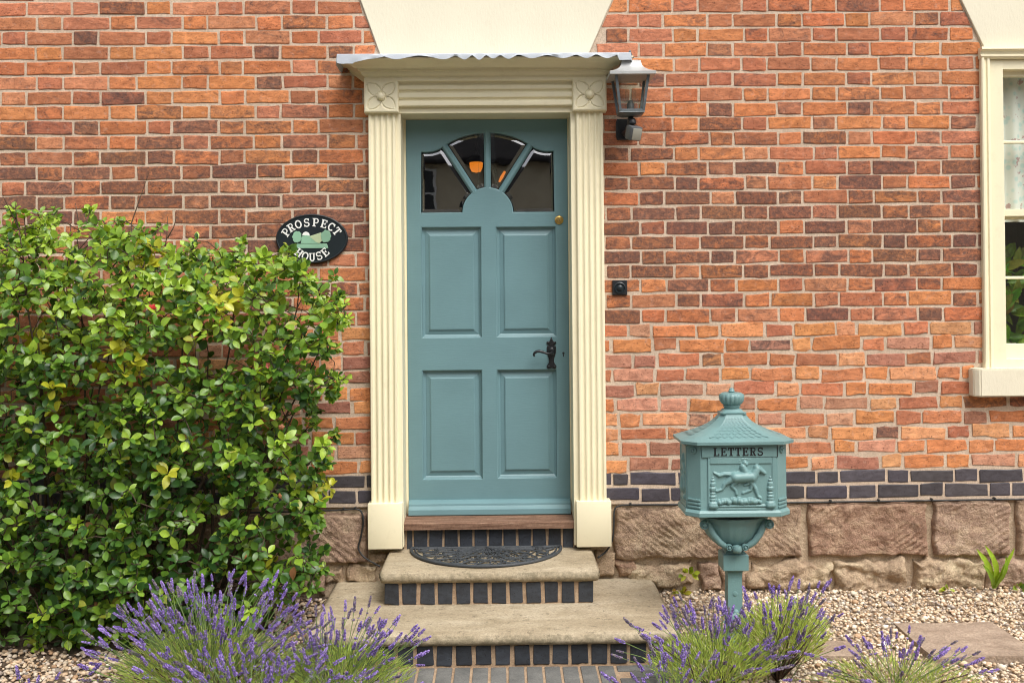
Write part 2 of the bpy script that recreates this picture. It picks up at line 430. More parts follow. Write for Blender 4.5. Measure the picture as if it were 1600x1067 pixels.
# gravel: rounded pebbles
def ico(sub):
    bm = bmesh.new(); bmesh.ops.create_icosphere(bm, subdivisions=sub, radius=1)
    bm.verts.index_update(); v = np.array([q.co[:] for q in bm.verts]); f = np.array([[q.index for q in c.verts] for c in bm.faces]); bm.free(); return v, f
ICO1 = ico(1); ICO2 = ico(2)
PCOL = np.array([(.62, .50, .36), (.66, .57, .45), (.54, .40, .27), (.46, .30, .18), (.74, .67, .57), (.36, .31, .27), (.58, .44, .30), (.68, .54, .39), (.26, .23, .21), (.54, .45, .37)])
PW = np.array([.17, .17, .13, .08, .12, .06, .10, .10, .02, .05])
def pebbles(pts, smin, smax, cscale=1.0, tint=(1, 1, 1)):
    """pts (n,3) -> vertex, face and colour arrays of small stones"""
    tv, tf = ICO2; n = len(pts)
    tv = tv[:]; V = np.empty((n, len(tv), 3)); Cc = np.empty((n, len(tv), 4))
    for i in range(n):
        s = smin + (smax-smin)*rng.random()**2.0
        sc = s*np.array([1.0, rng.uniform(.62, 1.0), rng.uniform(.42, .75)])
        q = tv*(1+.16*np.sin(tv@rng.normal(size=(3,))*2.1+rng.random()*6)[:, None])*sc
        a, b_ = rng.uniform(0, 6.28), rng.normal(0, .35)
        ca, sa, cb, sb = math.cos(a), math.sin(a), math.cos(b_), math.sin(b_)
        R = np.array([[ca, -sa, 0], [sa, ca, 0], [0, 0, 1]])@np.array([[1, 0, 0], [0, cb, -sb], [0, sb, cb]])
        V[i] = q@R.T + pts[i]
        c = PCOL[rng.choice(len(PW), p=PW/PW.sum())]*rng.uniform(.80, 1.18)*cscale*np.array(tint)
        Cc[i, :, :3] = c; Cc[i, :, 3] = 1
    Fa = (tf[None]+(np.arange(n)*len(tv))[:, None, None]).reshape(-1, 3)
    return V.reshape(-1, 3), Fa, Cc.reshape(-1, 4)
ICO2 = ICO1
def scatter(x0, x1, y0, y1, n, keep=lambda x, y: True, lift=.0):
    out = []
    while len(out) < n:
        x, y = rng.uniform(x0, x1), rng.uniform(y0, y1)
        if keep(x, y): out.append((x, y, gz(x, y) + rng.uniform(-.008, .004)+lift))
    return np.array(out)
SLAB1 = (WX(1395, 975, -1.0), 0)
sx0, sy0 = G(1396, 975, -.03); sx1, _ = G(1556, 971, -.03); _, sy1 = G(1457, 1024, -.03)
slx0, slx1, sly0, sly1 = sx0, sx0+.47, sy0-.46, sy0
sly0 = min(sly0, sy1)
s2x0, s2y0 = G(1268, 1001, -.035); s2x1, _ = G(1325, 1000, -.035); _, s2y1 = G(1300, 1024, -.035)
def on_slab(x, y):
    return (slx0-.005 < x < slx1+.005 and sly0-.005 < y < sly1+.005) or (s2x1-.46 < x < s2x1+.005 and s2y1-.005 < y < s2y0+.005)
pR = scatter(.79, 3.05, -1.32, .02, 13500, lambda x, y: not on_slab(x, y))
gv, gf, gc = pebbles(pR, .0045, .0125, 1.06, (1, .97, .93))
big = scatter(.82, 3.0, -1.3, -.02, 420, lambda x, y: not on_slab(x, y), .004)
gv2, gf2, gc2 = pebbles(big, .011, .022, 1.1)
g = mesh_obj('gravel', np.vstack([gv, gv2]), np.vstack([gf, gf2+len(gv)]), PEBBLE, None, True, np.vstack([gc, gc2]))
tag(g, 'pale cream and tan pebble gravel spread along the foot of the wall', 'gravel', kind='stuff')
pL = scatter(-2.75, -.90, -1.40, -.05, 5200, lambda x, y: x > -1.15 or mnoise.noise((x*3, y*3, 1))*.25 + (-.72-y)*3 + max(0, -1.5-x)*.3 > rng.uniform(-.2, .3))
gv, gf, gc = pebbles(pL, .006, .017, .80, (1, .95, .9))
g = mesh_obj('loose_gravel', gv, gf, PEBBLE, None, True, gc)
tag(g, 'loose tan and grey pebbles on dark soil below the leafy shrub', 'gravel', kind='stuff')

# flat paving slabs set in the gravel
def slab(x0, x1, y0, y1, zt, th, label, rot=0):
    nx, ny = 14, 14; mb = MB()
    bm = bmesh.new(); bmesh.ops.create_grid(bm, x_segments=nx, y_segments=ny, size=.5)
    for q in bm.verts:
        ex = min(.5-abs(q.co.x), .5-abs(q.co.y))
        q.co = (q.co.x*(x1-x0)*(1 + .012*mnoise.noise((q.co.y*6, 3, 1))), q.co.y*(y1-y0)*(1+.014*mnoise.noise((q.co.x*6, 9, 2))),
                .004*mnoise.noise((q.co.x*4, q.co.y*4, 7)) - (.003 if ex < .01 else 0))
    r = bmesh.ops.extrude_face_region(bm, geom=bm.faces[:])
    for q in [e for e in r['geom'] if isinstance(e, bmesh.types.BMVert)]: q.co.z = -th + .003*mnoise.noise(q.co*8)
    mb.bm(bm); o = mb.build('paving_slab', SLAB, None, auto=40)
    o.location = ((x0+x1)/2, (y0+y1)/2, zt); o.rotation_euler.z = rot
    return tag(o, label, 'paving slab', 'slabs set in the gravel')
slab(slx0, slx1, sly0, sly1, -.022, .045, 'large brown square paving slab lying in gravel at lower right', -.01)
slab(s2x1-.45, s2x1, s2y1, s2y0, -.034, .04, 'small patch of brown paving slab half hidden behind lavender', .01)

# ------------------------------------------------------------------ the house
house = empty('brick_house', (0, 0, 0))
tag(house, 'red brick house front with stone plinth, cream door surround, teal door and sash window', 'house')

# --- openings and outline measures
DX0, DX1, DZ0, DZ1, DY = -.511, .356, .390, 2.488, .13      # door leaf
LL0 = W(563, 0); LL1 = W(592, 80); LR0 = W(957, 0); LR1 = W(922, 80)
WL0 = W(1500, 0); WL1 = W(1536, 75)
WINX = 2.515; WINZ0, WINZ1 = 1.17, 2.815; WINX1 = 3.62
def edge_left(z):      # right boundary of bricks left of the door
    if z < LL1[1]-.02: return -.665
    t = (z-LL1[1])/(LL0[1]-LL1[1]); return LL1[0] + (LL0[0]-LL1[0])*t - .006
def edge_right(z):
    if z < LR1[1]-.02: return .508
    t = (z-LR1[1])/(LR0[1]-LR1[1]); return LR1[0] + (LR0[0]-LR1[0])*t + .006
def edge_win(z):
    if z < 1.03: return 4.4
    if z < 1.165: return WX(1524, 600)-.004
    if z < WL1[1]: return WINX+.01
    t = (z-WL1[1])/(WL0[1]-WL1[1]); return WL1[0]+(WL0[0]-WL1[0])*t - .006

# course lines
zs = [.470, .548, .622]
while zs[-1] < 1.385: zs.append(zs[-1]+.0770)
zs[-1] = 1.392
for i in range(2): zs.append(zs[-1]+.0785)
for i in range(4): zs.append(zs[-1]+.0753)
while zs[-1] < 3.75: zs.append(zs[-1]+.0776)

# mortar body of the wall: boxes round the openings
wm = MB(); MY = .0026
def wbox(x0, x1, z0, z1): wm.box(x0, x1, MY, .24, z0, z1)
wbox(-4.4, -.60, .455, 3.8); wbox(.44, 2.55, .455, 3.8)
wbox(-.60, .44, 2.60, 3.8); wbox(2.55, 3.60, .455, 1.10); wbox(2.55, 3.60, 2.84, 3.8); wbox(3.60, 4.5, .455, 3.8)
brick_wall = wm.build('brick_wall', MORTAR, house)
BUSH_PX = [(-60, 330), (0, 340), (60, 352), (120, 338), (205, 342), (260, 380), (330, 385), (425, 384), (462, 397), (496, 430), (524, 462), (536, 515), (506, 565), (528, 602), (480, 645),
           (522, 690), (498, 740), (516, 790), (474, 826), (512, 880), (462, 935), (380, 985), (150, 1015), (-60, 1030)]
def in_poly(x, y, poly):
    c = False; j = len(poly)-1
    for i in range(len(poly)):
        xi, yi = poly[i]; xj, yj = poly[j]
        if (yi > y) != (yj > y) and x < (xj-xi)*(y-yi)/(yj-yi)+xi: c = not c
        j = i
    return c
XG = [0, .06, .36, .66, .94, 1.0]; ZG = [0, .1, .9, 1.0]
def brick_shape(xl0, xr0, xl1, xr1, z0, z1, rough, seed):
    """irregular brick face: corners at bottom (xl0,xr0) and top (xl1,xr1)"""
    w = xr0-xl0; ex = min(.3, .0042/max(w, .02)); xg = [0, ex, .36, .66, 1-ex, 1]; eg = .0042/(z1-z0); zg = [0, eg, 1-eg, 1]
    v = []; nx, nz = 6, 4; R = random.Random(seed)
    proud = R.uniform(-.0024, .0002) - rough*.0006
    tl = [R.gauss(0, .0016+.0022*rough) for _ in range(4)]
    for j, t in enumerate(zg):
        for i, s in enumerate(xg):
            xa = xl0+(xr0-xl0)*s; xb = xl1+(xr1-xl1)*s; x = xa+(xb-xa)*t; z = z0+(z1-z0)*t
            z += (tl[0]*(1-s)+tl[1]*s)*(1-t) + (tl[2]*(1-s)+tl[3]*s)*t
            border = i in (0, nx-1) or j in (0, nz-1)
            jit = (.0009+.0020*rough)
            x += R.gauss(0, jit)*(1 if border else .4); z += R.gauss(0, jit)*(1 if border else .4)
            corner = i in (0, nx-1) and j in (0, nz-1)
            if corner:
                k = R.uniform(.05, .8)*(.0035+.0055*rough); x += k*(1 if i == 0 else -1); z += k*.6*(1 if j == 0 else -1)
            y = proud + (.0016 if border else R.gauss(0, .0004+.0004*rough))
            v.append((x, y, z))
    f = [(j*nx+i, j*nx+i+1, (j+1)*nx+i+1, (j+1)*nx+i) for j in range(nz-1) for i in range(nx-1)]
    ring = list(range(nx)) + [j*nx+nx-1 for j in range(1, nz)] + [(nz-1)*nx+i for i in range(nx-2, -1, -1)] + [j*nx for j in range(nz-2, 0, -1)]
    n0 = len(v)
    for r in ring: v.append((v[r][0], .02, v[r][2]))
    m = len(ring)
    f += [(ring[(q+1) % m], ring[q], n0+q, n0+(q+1) % m) for q in range(m)]
    return v, f
def zone_colour(x, z, R):
    """colour and soot of one brick; the middle courses are the sooty ones, the low ones are newer and orange"""
    pal_hi = [(.47, .155, .060), (.51, .178, .064), (.44, .155, .072), (.40, .138, .068), (.53, .192, .074), (.47, .180, .090)]
    pal_lo = [(.54, .200, .074), (.58, .240, .096), (.48, .170, .078), (.36, .150, .095), (.58, .265, .125), (.56, .215, .078), (.43, .155, .078), (.50, .235, .145)]
    low = z < 1.395
    c = R.choice(pal_lo if low else pal_hi); k = R.uniform(.84, 1.14)
    if low: s = max(0, R.gauss(.04, .10)); s = s if R.random() > .06 else .55
    else:
        mid = math.exp(-((z-(1.85 if x > 0 else 2.05))/.36)**2)
        s = .25 + .42*mid + R.gauss(0, .16)
        if R.random() < .13: s += .28
        if x < 0 and z > 2.45: s -= .10
        s = min(max(s, .0), .95)
    c = (c[0]*1.08+.004, c[1]*1.08+.010, c[2]*1.06+.011)
    return (c[0]*k, c[1]*k*R.uniform(.94, 1.06), c[2]*k, s)
bricks = []      # (verts, faces, colour, blue, score)
def lay(x0f, x1f, phase_even, phase_odd, period, xlimit):
    for ci in range(len(zs)-1):
        z0, z1 = zs[ci], zs[ci+1]; blue = ci < 2; low = z1 < 1.40
        jt = .0130 if not low else .0165
        if blue: jt = .013
        rough = 1.0 if (low and not blue) else .25
        xl = lambda z: x0f(z); xr = lambda z: x1f(z)
        b0, b1 = z0+jt/2, z1-jt/2
        if b1 > 3.8: continue
        la, lb = xlimit
        ph = phase_even if ci % 2 else phase_odd
        if low and not blue: ph += .11*((ci*7) % 5)/5 + .06
        st = period*.635; hd = period-st
        n0 = int((la-ph)/period)-1; x = ph+n0*period - st/2
        R = random.Random(ci*131+int(period*1e4)+int(la*10))
        slots = []
        while x < lb:
            for wdt in (st, hd):
                slots.append([x, x+wdt]); x += wdt
        prev = None
        for (a, b) in slots:
            ja = R.gauss(0, .004 if not low else .010)
            b += ja
            if prev is not None: a = prev
            prev = b
            a_, b_ = a+jt/2, b-jt/2
            A0, A1 = max(a_, x0f(b0)), max(a_, x0f(b1)); B0, B1 = min(b_, x1f(b0)), min(b_, x1f(b1))
            if min(B0-A0, B1-A1) < .028: continue
            seed = R.randrange(1 << 30); RR = random.Random(seed)
            if blue:
                kk = RR.uniform(.8, 1.25); col = (.064*kk, .056*kk, .066*kk*RR.uniform(.9, 1.1), 0)
            else: col = zone_colour((A0+B0)/2, (b0+b1)/2, RR)
            dz = R.gauss(0, .0012 if not low else .003)
            v, f = brick_shape(A0, B0, A1, B1, b0+dz, b1+dz, rough, seed)
            cx, cz = (A0+B0)/2, (b0+b1)/2
            p0 = PJ((A0, 0, b0)); p1 = PJ((B0, 0, b1)); px, py = (p0[0]+p1[0])/2, (p0[1]+p1[1])/2
            vis = max(0, min(p1[0], 1600)-max(p0[0], 0))*max(0, min(p0[1], 1067)-max(p1[1], 0))
            if in_poly(px, py, BUSH_PX): vis *= .15
            if 1050 < px < 1235 and 640 < py < 810: vis *= .1
            if 560 < px < 960 and py > 75: vis *= .3
            bricks.append((v, f, col, blue, vis, (cx, 0, cz)))
lay(lambda z: -4.3, edge_left, -2.36+.02, -2.36+.02+.1885, .377, (-4.3, -.5))
lay(edge_right, edge_win, 1.150, 1.150+.1815, .363, (.3, 4.5))
lay(lambda z: WINX1+.02 if z > 1.0 else 99, lambda z: 4.4, 3.8, 3.98, .363, (3.4, 4.4))
order = sorted(range(len(bricks)), key=lambda i: -bricks[i][4])
single = set(order[:300])
acc = {False: ([], [], []), True: ([], [], [])}
for i, (v, f, col, blue, vis, c) in enumerate(bricks):
    if i in single:
        mesh_obj('brick', v, f, BLUE if blue else BRICK, brick_wall, False, np.tile(col, (len(v), 1)), off=c)
    else:
        V, Fa, Cc = acc[blue]; n = len(V); V += v; Fa += [tuple(q+n for q in t) for t in f]; Cc += [col]*len(v)
for blue in (False, True):
    V, Fa, Cc = acc[blue]
    if V:
        o = mesh_obj('blue_brickwork' if blue else 'brickwork', V, Fa, BLUE if blue else BRICK, brick_wall, False, Cc); o['kind'] = 'stuff'

# --- cream painted lintels
def lintel(pts, y0, label):
    o = plate('lintel', [pts], .06, .004, y0, RENDER, house); o['label'] = label
zt = 3.7
def ext(p0, p1, z):  # point on the line p0->p1 at height z
    t = (z-p0[1])/(p1[1]-p0[1]); return (p0[0]+(p1[0]-p0[0])*t, z)
lintel([ext(LL0, LL1, 2.74), ext(LR0, LR1, 2.74), ext(LR0, LR1, zt), ext(LL0, LL1, zt)], -.012, 'cream painted render panel above the door hood')
lintel([(WL1[0], WL1[1]), (3.60, WL1[1]-.003), (3.70, zt), ext(WL0, WL1, zt)], -.012, 'cream painted render panel above the sash window')

# --- sandstone plinth
plm = MB(); plm.box(-4.4, -.60, .022, .24, -.12, .455); plm.box(.44, 4.5, .022, .24, -.12, .455)
plm.box(-.60, .44, .06, .24, -.12, .30)
plinth = plm.build('stone_plinth', MORTAR_S, house)
def stone(poly_px, amp, tool, tint, seed, Y=-.03, thick=.07):
    """rough dressed block: outline given as left,right,top,bottom in photo pixels on the wall plane"""
    l, r, t, b = poly_px
    x0, x1 = WX(l, (t+b)/2), WX(r, (t+b)/2); z1, z0 = WZ((l+r)/2, t), WZ((l+r)/2, b)
    w, h = x1-x0, z1-z0; nx = max(12, int(w/.0065)); nz = max(10, int(h/.0065)); low = t > 868; o3 = Vector((seed*7.3, seed*3.1, 0))
    v = []
    for j in range(nz+1):
        for i in range(nx+1):
            s, q = i/nx, j/nz; x = x0+w*s; z = z0+h*q
            x += (.050 if low else .016)*mnoise.noise(Vector((z*11, seed*1.7, .5)))*abs(2*s-1)
            z += (.044 if low else .014)*(mnoise.noise(Vector((x*7, seed+5, q*3)))+.5*mnoise.noise(Vector((x*21, seed+5, q*3))))*abs(2*q-1)
            e = min(s*w, (1-s)*w, q*h, (1-q)*h)
            rd = 1-max(0, 1-e/(.026 if low else .014)); rd = math.sqrt(max(0, 1-(1-rd)**2))
            p = Vector((x, 0, z))
            n = .7*mnoise.fractal(p*7+o3, .75, 2.2, 6) + .8*(.5-mnoise.ridged_multi_fractal(Vector((p.x*5, 0, p.z*9))+o3, .9, 2.1, 4, .9, 2.0)*.45)
            y = .022 - (.022+amp*.8 + amp*n*(1.9 if low else 1.35))*rd
            if tool: y -= .0085*abs(math.sin((x*tool[0]+z*tool[1])*math.pi+2.2*mnoise.noise(p*8+o3)))*rd*max(0, .35+1.3*mnoise.noise(p*6+o3))
            y += .004*(1-abs(mnoise.noise(p*26+o3)))*rd*.6
            v.append((x, y+Y+.03, z))
    k = nx+1
    f = [(j*k+i, j*k+i+1, (j+1)*k+i+1, (j+1)*k+i) for j in range(nz) for i in range(nx)]
    ring = list(range(k))+[j*k+nx for j in range(1, nz+1)]+[nz*k+i for i in range(nx-1, -1, -1)]+[j*k for j in range(nz-1, 0, -1)]
    n0 = len(v)
    for q in ring: v.append((v[q][0], .05, v[q][2]))
    m = len(ring); f += [(ring[(q+1) % m], ring[q], n0+q, n0+(q+1) % m) for q in range(m)]
    c = ((x0+x1)/2, 0, (z0+z1)/2)
    mesh_obj('stone', v, f, SAND, plinth, True, np.tile((*tint, 1), (len(v), 1)), off=c)
T1, T2, T3, T4 = (1.02, .97, .90), (.92, .78, .72), (1.24, 1.26, 1.14), (1.02, .95, .92)
for px, amp, tool, tint in [((960, 1252, 792, 872), .014, (24, 30), T1), ((1263, 1448, 786, 868), .014, (22, -26), T2), ((1459, 1578, 783, 868), .013, (20, -30), T4),
                            ((1590, 1790, 780, 866), .014, (20, 28), T1), ((1800, 2060, 780, 864), .014, None, T2),
                            ((965, 1000, 873, 900), .010, None, T2), ((985, 1082, 882, 916), .018, None, T3), ((1088, 1122, 880, 920), .016, None, T4),
                            ((1126, 1166, 882, 926), .016, None, T1), ((1168, 1300, 879, 922), .022, None, T3), ((1308, 1421, 876, 932), .024, None, T3), ((1428, 1540, 875, 922), .022, None, T3),
                            ((1548, 1690, 874, 920), .02, None, T4), ((1698, 1860, 874, 925), .02, None, T2),
                            ((420, 574, 803, 880), .016, (18, 22), T4), ((190, 410, 806, 884), .014, (20, 24), T2), ((-30, 180, 808, 886), .014, None, T1), ((-330, -40, 808, 886), .014, None, T4),
                            ((543, 590, 884, 912), .014, None, T3), ((512, 540, 887, 908), .012, None, T3), ((466, 508, 892, 925), .016, None, T4), ((330, 460, 892, 940), .016, None, T2),
                            ((150, 320, 894, 940), .016, None, T1), ((-40, 140, 894, 940), .016, None, T2), ((575, 606, 862, 881), .01, None, T3), ((928, 962, 862, 900), .012, None, T3)]:
    stone(px, amp, tool, tint, len(plinth.children)+1)

# --- door and its frame
surround = empty('door_surround', (0, 0, 0), house)
def fluted(x0, x1, yb, yf, n, groove):
    """section of a pilaster: n rounded grooves"""
    pr = [(x0, yb), (x0, yf+.004), (x0+.004, yf)]
    w = (x1-x0); m = .010; g = (w-2*m)/n
    for i in range(n):
        a = x0+m+i*g
        for t in (0.0, .06, .16, .30, .46, .60, .72, .84): 
            u = t/.84
            pr.append((a+g*(.10+.80*u), yf + groove*(math.sin(math.pi*u))**.8 if 0 < u < 1 else yf))
    pr += [(x1-.004, yf), (x1, yf+.004), (x1, yb)]
    return pr
PZ0, PZ1 = WZ(600, 787, -.07), WZ(596, 178, -.07)
pilx = (WX(577.5, 480, -.06), WX(620, 480, -.06), WX(903, 480, -.06), WX(945, 480, -.06))
for a, b in ((pilx[0], pilx[1]), (pilx[2], pilx[3])):
    mb = MB(); mb.sweep_z(fluted(a, b, .02, -.062, 4, .009), PZ0-.01, PZ1+.01)
    mb.build('pilaster', CREAM, surround, auto=28)
    bx0, bx1 = (WX(574.5, 820, -.085), WX(628.5, 820, -.085)) if a < 0 else (WX(901, 820, -.085), WX(955.5, 820, -.085))
    mb = MB(); mb.box(bx0, bx1, -.085, .02, WZ(600, 858, -.085) if a < 0 else WZ(930, 854.5, -.085), PZ0+.004, .004); mb.build('plinth_block', CREAM, surround, auto=40)
# corner blocks with a ball and four leaves: cast relief as a fine height field
def relief(name, x0, x1, z0, z1, step, hf, y_base, m, parent, rim=True):
    nx = int((x1-x0)/step); nz = int((z1-z0)/step); v = []
    for j in range(nz+1):
        for i in range(nx+1):
            x = x0+(x1-x0)*i/nx; z = z0+(z1-z0)*j/nz; v.append((x, y_base-hf(x, z), z))
    k = nx+1; f = [(j*k+i, j*k+i+1, (j+1)*k+i+1, (j+1)*k+i) for j in range(nz) for i in range(nx)]
    if rim:
        ring = list(range(k))+[j*k+nx for j in range(1, nz+1)]+[nz*k+i for i in range(nx-1, -1, -1)]+[j*k for j in range(nz-1, 0, -1)]
        n0 = len(v); mm = len(ring); yb = y_base + (.10 if rim is True else rim)
        for q in ring: v.append((v[q][0], yb, v[q][2]))
        f += [(ring[(q+1) % mm], ring[q], n0+q, n0+(q+1) % mm) for q in range(mm)]
    return mesh_obj(name, v, f, m, parent, True)
for cxp, cyp, cxr in ((595.3, 150.5, 53), (921.5, 147.5, 52)):
    cx, cz = W(cxp, cyp, -.09); h = .088; hz = .084
    def hf(x, z, cx=cx, cz=cz):
        u, w = (x-cx)/h, (z-cz)/hz; e = min(h-abs(x-cx), hz-abs(z-cz)); hgt = min(e, .006)
        a, b = abs(u), abs(w)
        # four petals along the diagonals, cut by curved grooves
        for (su, sw) in ((1, 1), (1, -1), (-1, 1), (-1, -1)):
            p, q = u*su, w*sw
            if p > 0 and q > 0:
                d = (p+q)/1.414; o_ = (p-q)/1.414
                width = .30*math.sin(min(1, max(0, d/1.12))*math.pi)**.9 + .02
                g = abs(abs(o_)-width)
                if .16 < d < 1.08 and g < .06: hgt -= .0085*(1-g/.06)
                elif .16 < d < 1.06 and abs(o_) < width: hgt -= .0026
        r = math.hypot(u, w*hz/h)
        if r < .25: hgt = max(hgt, .006+.020*math.sqrt(1-(r/.25)**2))
        elif r < .31: hgt -= .003
        return hgt
    o = relief('corner_block', cx-h, cx+h, cz-hz, cz+hz, .0026, hf, -.082, CREAM, surround)
# fluted lintel board between the corner blocks, head of frame, frame jambs
lx0, lx1 = WX(622, 150, -.07), WX(896, 147, -.07)
lz0, lz1 = WZ(760, 166, -.07), WZ(760, 124, -.07)
pr = [(.03, lz0), (-.060, lz0), (-.064, lz0+.003)]
hh = lz1-lz0
for (a, b) in ((.0, .30), (.30, .60), (.60, .86)):
    za, zb = lz0+hh*a, lz0+hh*b
    pr += [(-.072, za+.004), (-.074, za+(zb-za)*.45), (-.072, za+(zb-za)*.62), (-.061, za+(zb-za)*.70), (-.058, za+(zb-za)*.84), (-.062, zb)]
pr += [(-.064, lz1), (.03, lz1)]
mb = MB(); mb.sweep_x(pr, lx0, lx1); mb.build('frieze', CREAM_H, surround, auto=32)
fy = -.045
mb = MB()
jx0, jx1 = WX(628, 480, fy), WX(894, 480, fy)
fz1 = WZ(760, 177, fy)
mb.box(pilx[1]-.004, jx0, fy+.003, .20, .255, lz0-.002, .002); mb.build('frame_jamb', CREAM, surround); mb = MB(); mb.box(jx1, pilx[2]+.004, fy+.003, .20, .255, lz0-.002, .002)
mb.build('frame_jamb', CREAM, surround)
mb = MB(); mb.box(pilx[1]-.002, pilx[2]+.002, fy, .20, fz1, lz0+.004, .003)
mb.build('frame_head', CREAM_H, surround)
# door stop behind the leaf edges
mb = MB(); mb.box(jx0-.03, DX0+.004, DY+.004, .20, .30, 2.52); mb.build('door_stop', CREAM, surround); mb = MB(); mb.box(DX1-.004, jx1+.03, DY+.004, .20, .30, 2.52); mb.build('door_stop', CREAM, surround); mb = MB(); mb.box(DX0+.006, DX1-.006, DY+.005, .20, DZ1-.004, 2.54); mb.build('door_stop', CREAM, surround)
# cornice: moulded hood with mitred ends, each profile point carries its own overhang
cz0, cz1 = WZ(760, 126, -.10), WZ(760, 88, -.235)
chh = cz1-cz0
prof = [(.03, cz0), (-.084, cz0), (-.088, cz0+.004), (-.088, cz0+.016), (-.084, cz0+.020), (-.084, cz0+.026), (-.092, cz0+.030), (-.100, cz0+.038), (-.103, cz0+.046), (-.103, cz0+.050), (-.112, cz0+.0505), (-.112, cz0+.058),
        (-.116, cz0+.0585), (-.120, cz0+.070), (-.130, cz0+chh*.64), (-.148, cz0+chh*.75), (-.172, cz0+chh*.83), (-.194, cz0+chh*.87), (-.206, cz0+chh*.895), (-.208, cz0+chh*.90), (-.222, cz0+chh*.905), (-.226, cz0+chh*.93), (-.226, cz1), (.03, cz1)]
ends = [min(.124, max(0, -y-.082)) if y < 0 else 0 for y, z in prof]; ends[-1] = ends[-2]
c0, c1 = WX(569, 126, -.09), WX(948, 122, -.09)
mb = MB(); mb.sweep_x(prof, c0+.004, c1-.004, ends); mb.build('cornice', CREAM_H, surround, auto=16)
# lead flashing dressed over the hood with a wavy lower edge
fx0, fx1 = WX(526, 84, -.245), WX(986, 80, -.245)
mb = MB(); n = 150; v = []
R = random.Random(5)
def wav(x):
    t = (x-fx0)/(fx1-fx0)
    w = .5+.5*math.cos(2*math.pi*(x*8.2+.55*math.sin(x*5)+.35*math.sin(x*11+1)+.2))
    d = .013+(.018+.008*mnoise.noise((x*3, 8, 0)))*w**.8
    if t < .055: d = .052-.25*max(0, .02-t)
    elif t < .16: d = .045-(t-.055)*.28
    if t > .955: d = .040
    return d + .004*mnoise.noise((x*14, 0, 0))
zt0 = cz1+.016
rows = []
for i in range(n+1):
    x = fx0+(fx1-fx0)*i/n; d = wav(x); lip = .004*mnoise.noise((x*20, 4, 0))
    rows.append([(x, .0, zt0+.010), (x, -.10, zt0+.006), (x, -.228, zt0), (x, -.238, zt0-.005), (x, -.240-lip, zt0-d*.5), (x, -.237+lip*2-.004, zt0-d), (x, -.234+lip*2-.004, zt0-d), (x, -.233-lip, zt0-d*.5), (x, -.229, zt0-.006), (x, -.10, zt0+.001), (x, .0, zt0+.005)])
k = len(rows[0]); v = [p for r in rows for p in r]
f = [(i*k+j, i*k+(j+1) % k, (i+1)*k+(j+1) % k, (i+1)*k+j) for i in range(n) for j in range(k)] + [tuple(range(k)), tuple(range(n*k+k-1, n*k-1, -1))]
mb.add(v, f)
for sx, x in ((-1, fx0), (1, fx1)):      # turned-down ends
    mb.add([(x, -.236, zt0-.002), (x, 0, zt0+.006), (x+sx*.016, 0, zt0-.045), (x+sx*.012, -.10, zt0-.052), (x+sx*.010, -.20, zt0-.050), (x+sx*.006, -.236, zt0-.042),
            (x-sx*.004, -.236, zt0-.004), (x-sx*.004, 0, zt0+.004), (x+sx*.012, 0, zt0-.045), (x+sx*.008, -.10, zt0-.052), (x+sx*.006, -.20, zt0-.050), (x+sx*.002, -.236, zt0-.042)],
           [(0, 1, 2, 3, 4, 5), (6, 11, 10, 9, 8, 7), (0, 5, 11, 6), (5, 4, 10, 11), (4, 3, 9, 10), (3, 2, 8, 9), (1, 0, 6, 7), (2, 1, 7, 8)])
mb.build('lead_flashing', LEAD, surround, auto=40)

# --- the door leaf
door = empty('door', (0, 0, 0), house); door['label'] = 'teal painted door with fanlight panes and four raised panels'
def D(px, py): return W(px, py, DY)
def rect(l, r, t, b): 
    x0, x1 = WX(l, (t+b)/2, DY), WX(r, (t+b)/2, DY); z1, z0 = WZ((l+r)/2, t, DY), WZ((l+r)/2, b, DY)
    return x0, x1, z0, z1
PAN = [rect(659.5, 751.5, 355.5, 527), rect(776.5, 868, 355, 525.5), rect(661, 753, 579, 748), rect(778, 869.5, 578, 746)]
def Zp(x, y): return D(630+x/5.926, 190+y/5.926)
hub = Zp(783, 845); hubr = .1365
def arc(c, r, a0, a1, n): return [(c[0]+r*math.cos(math.radians(a0+(a1-a0)*i/n)), c[1]+r*math.sin(math.radians(a0+(a1-a0)*i/n))) for i in range(n+1)]
def bez(p0, p1, p2, p3, n):
    o = []
    for i in range(n+1):
        t = i/n; a = (1-t)**3; b = 3*t*(1-t)**2; c = 3*t*t*(1-t); d = t**3
        o.append((a*p0[0]+b*p1[0]+c*p2[0]+d*p3[0], a*p0[1]+b*p1[1]+c*p2[1]+d*p3[1]))
    return o
tl, bl = Zp(165, 283), Zp(165, 845); CXD = hub[0]
def mir(p): return (2*CXD-p[0], p[1])
ogee_l = bez(tl, Zp(270, 292), Zp(310, 275), Zp(385, 226), 10)
arch_l = bez(Zp(385, 226), Zp(500, 145), Zp(640, 105), (CXD, Zp(783, 105)[1]), 14)
top_l = ogee_l + arch_l[1:]                       # left half of the upper edge, left to right
top = top_l + [mir(p) for p in reversed(top_l[:-1])]
hubarc = arc(hub, hubr, 0, 180, 28)               # right to left
fan = top + [mir(bl)] + [(p[0], max(p[1], bl[1])) for p in hubarc] + [bl]
rloop = lambda q: [(q[0], q[2]), (q[0], q[3]), (q[1], q[3]), (q[1], q[2])]
leaf_outline = [(DX0+.002, DZ0), (DX1-.002, DZ0), (DX1-.002, DZ1-.002), (DX0+.002, DZ1-.002)]
plate('leaf', [leaf_outline, fan] + [rloop(q) for q in PAN], .044, .0055, DY, TEAL, door, res=2)
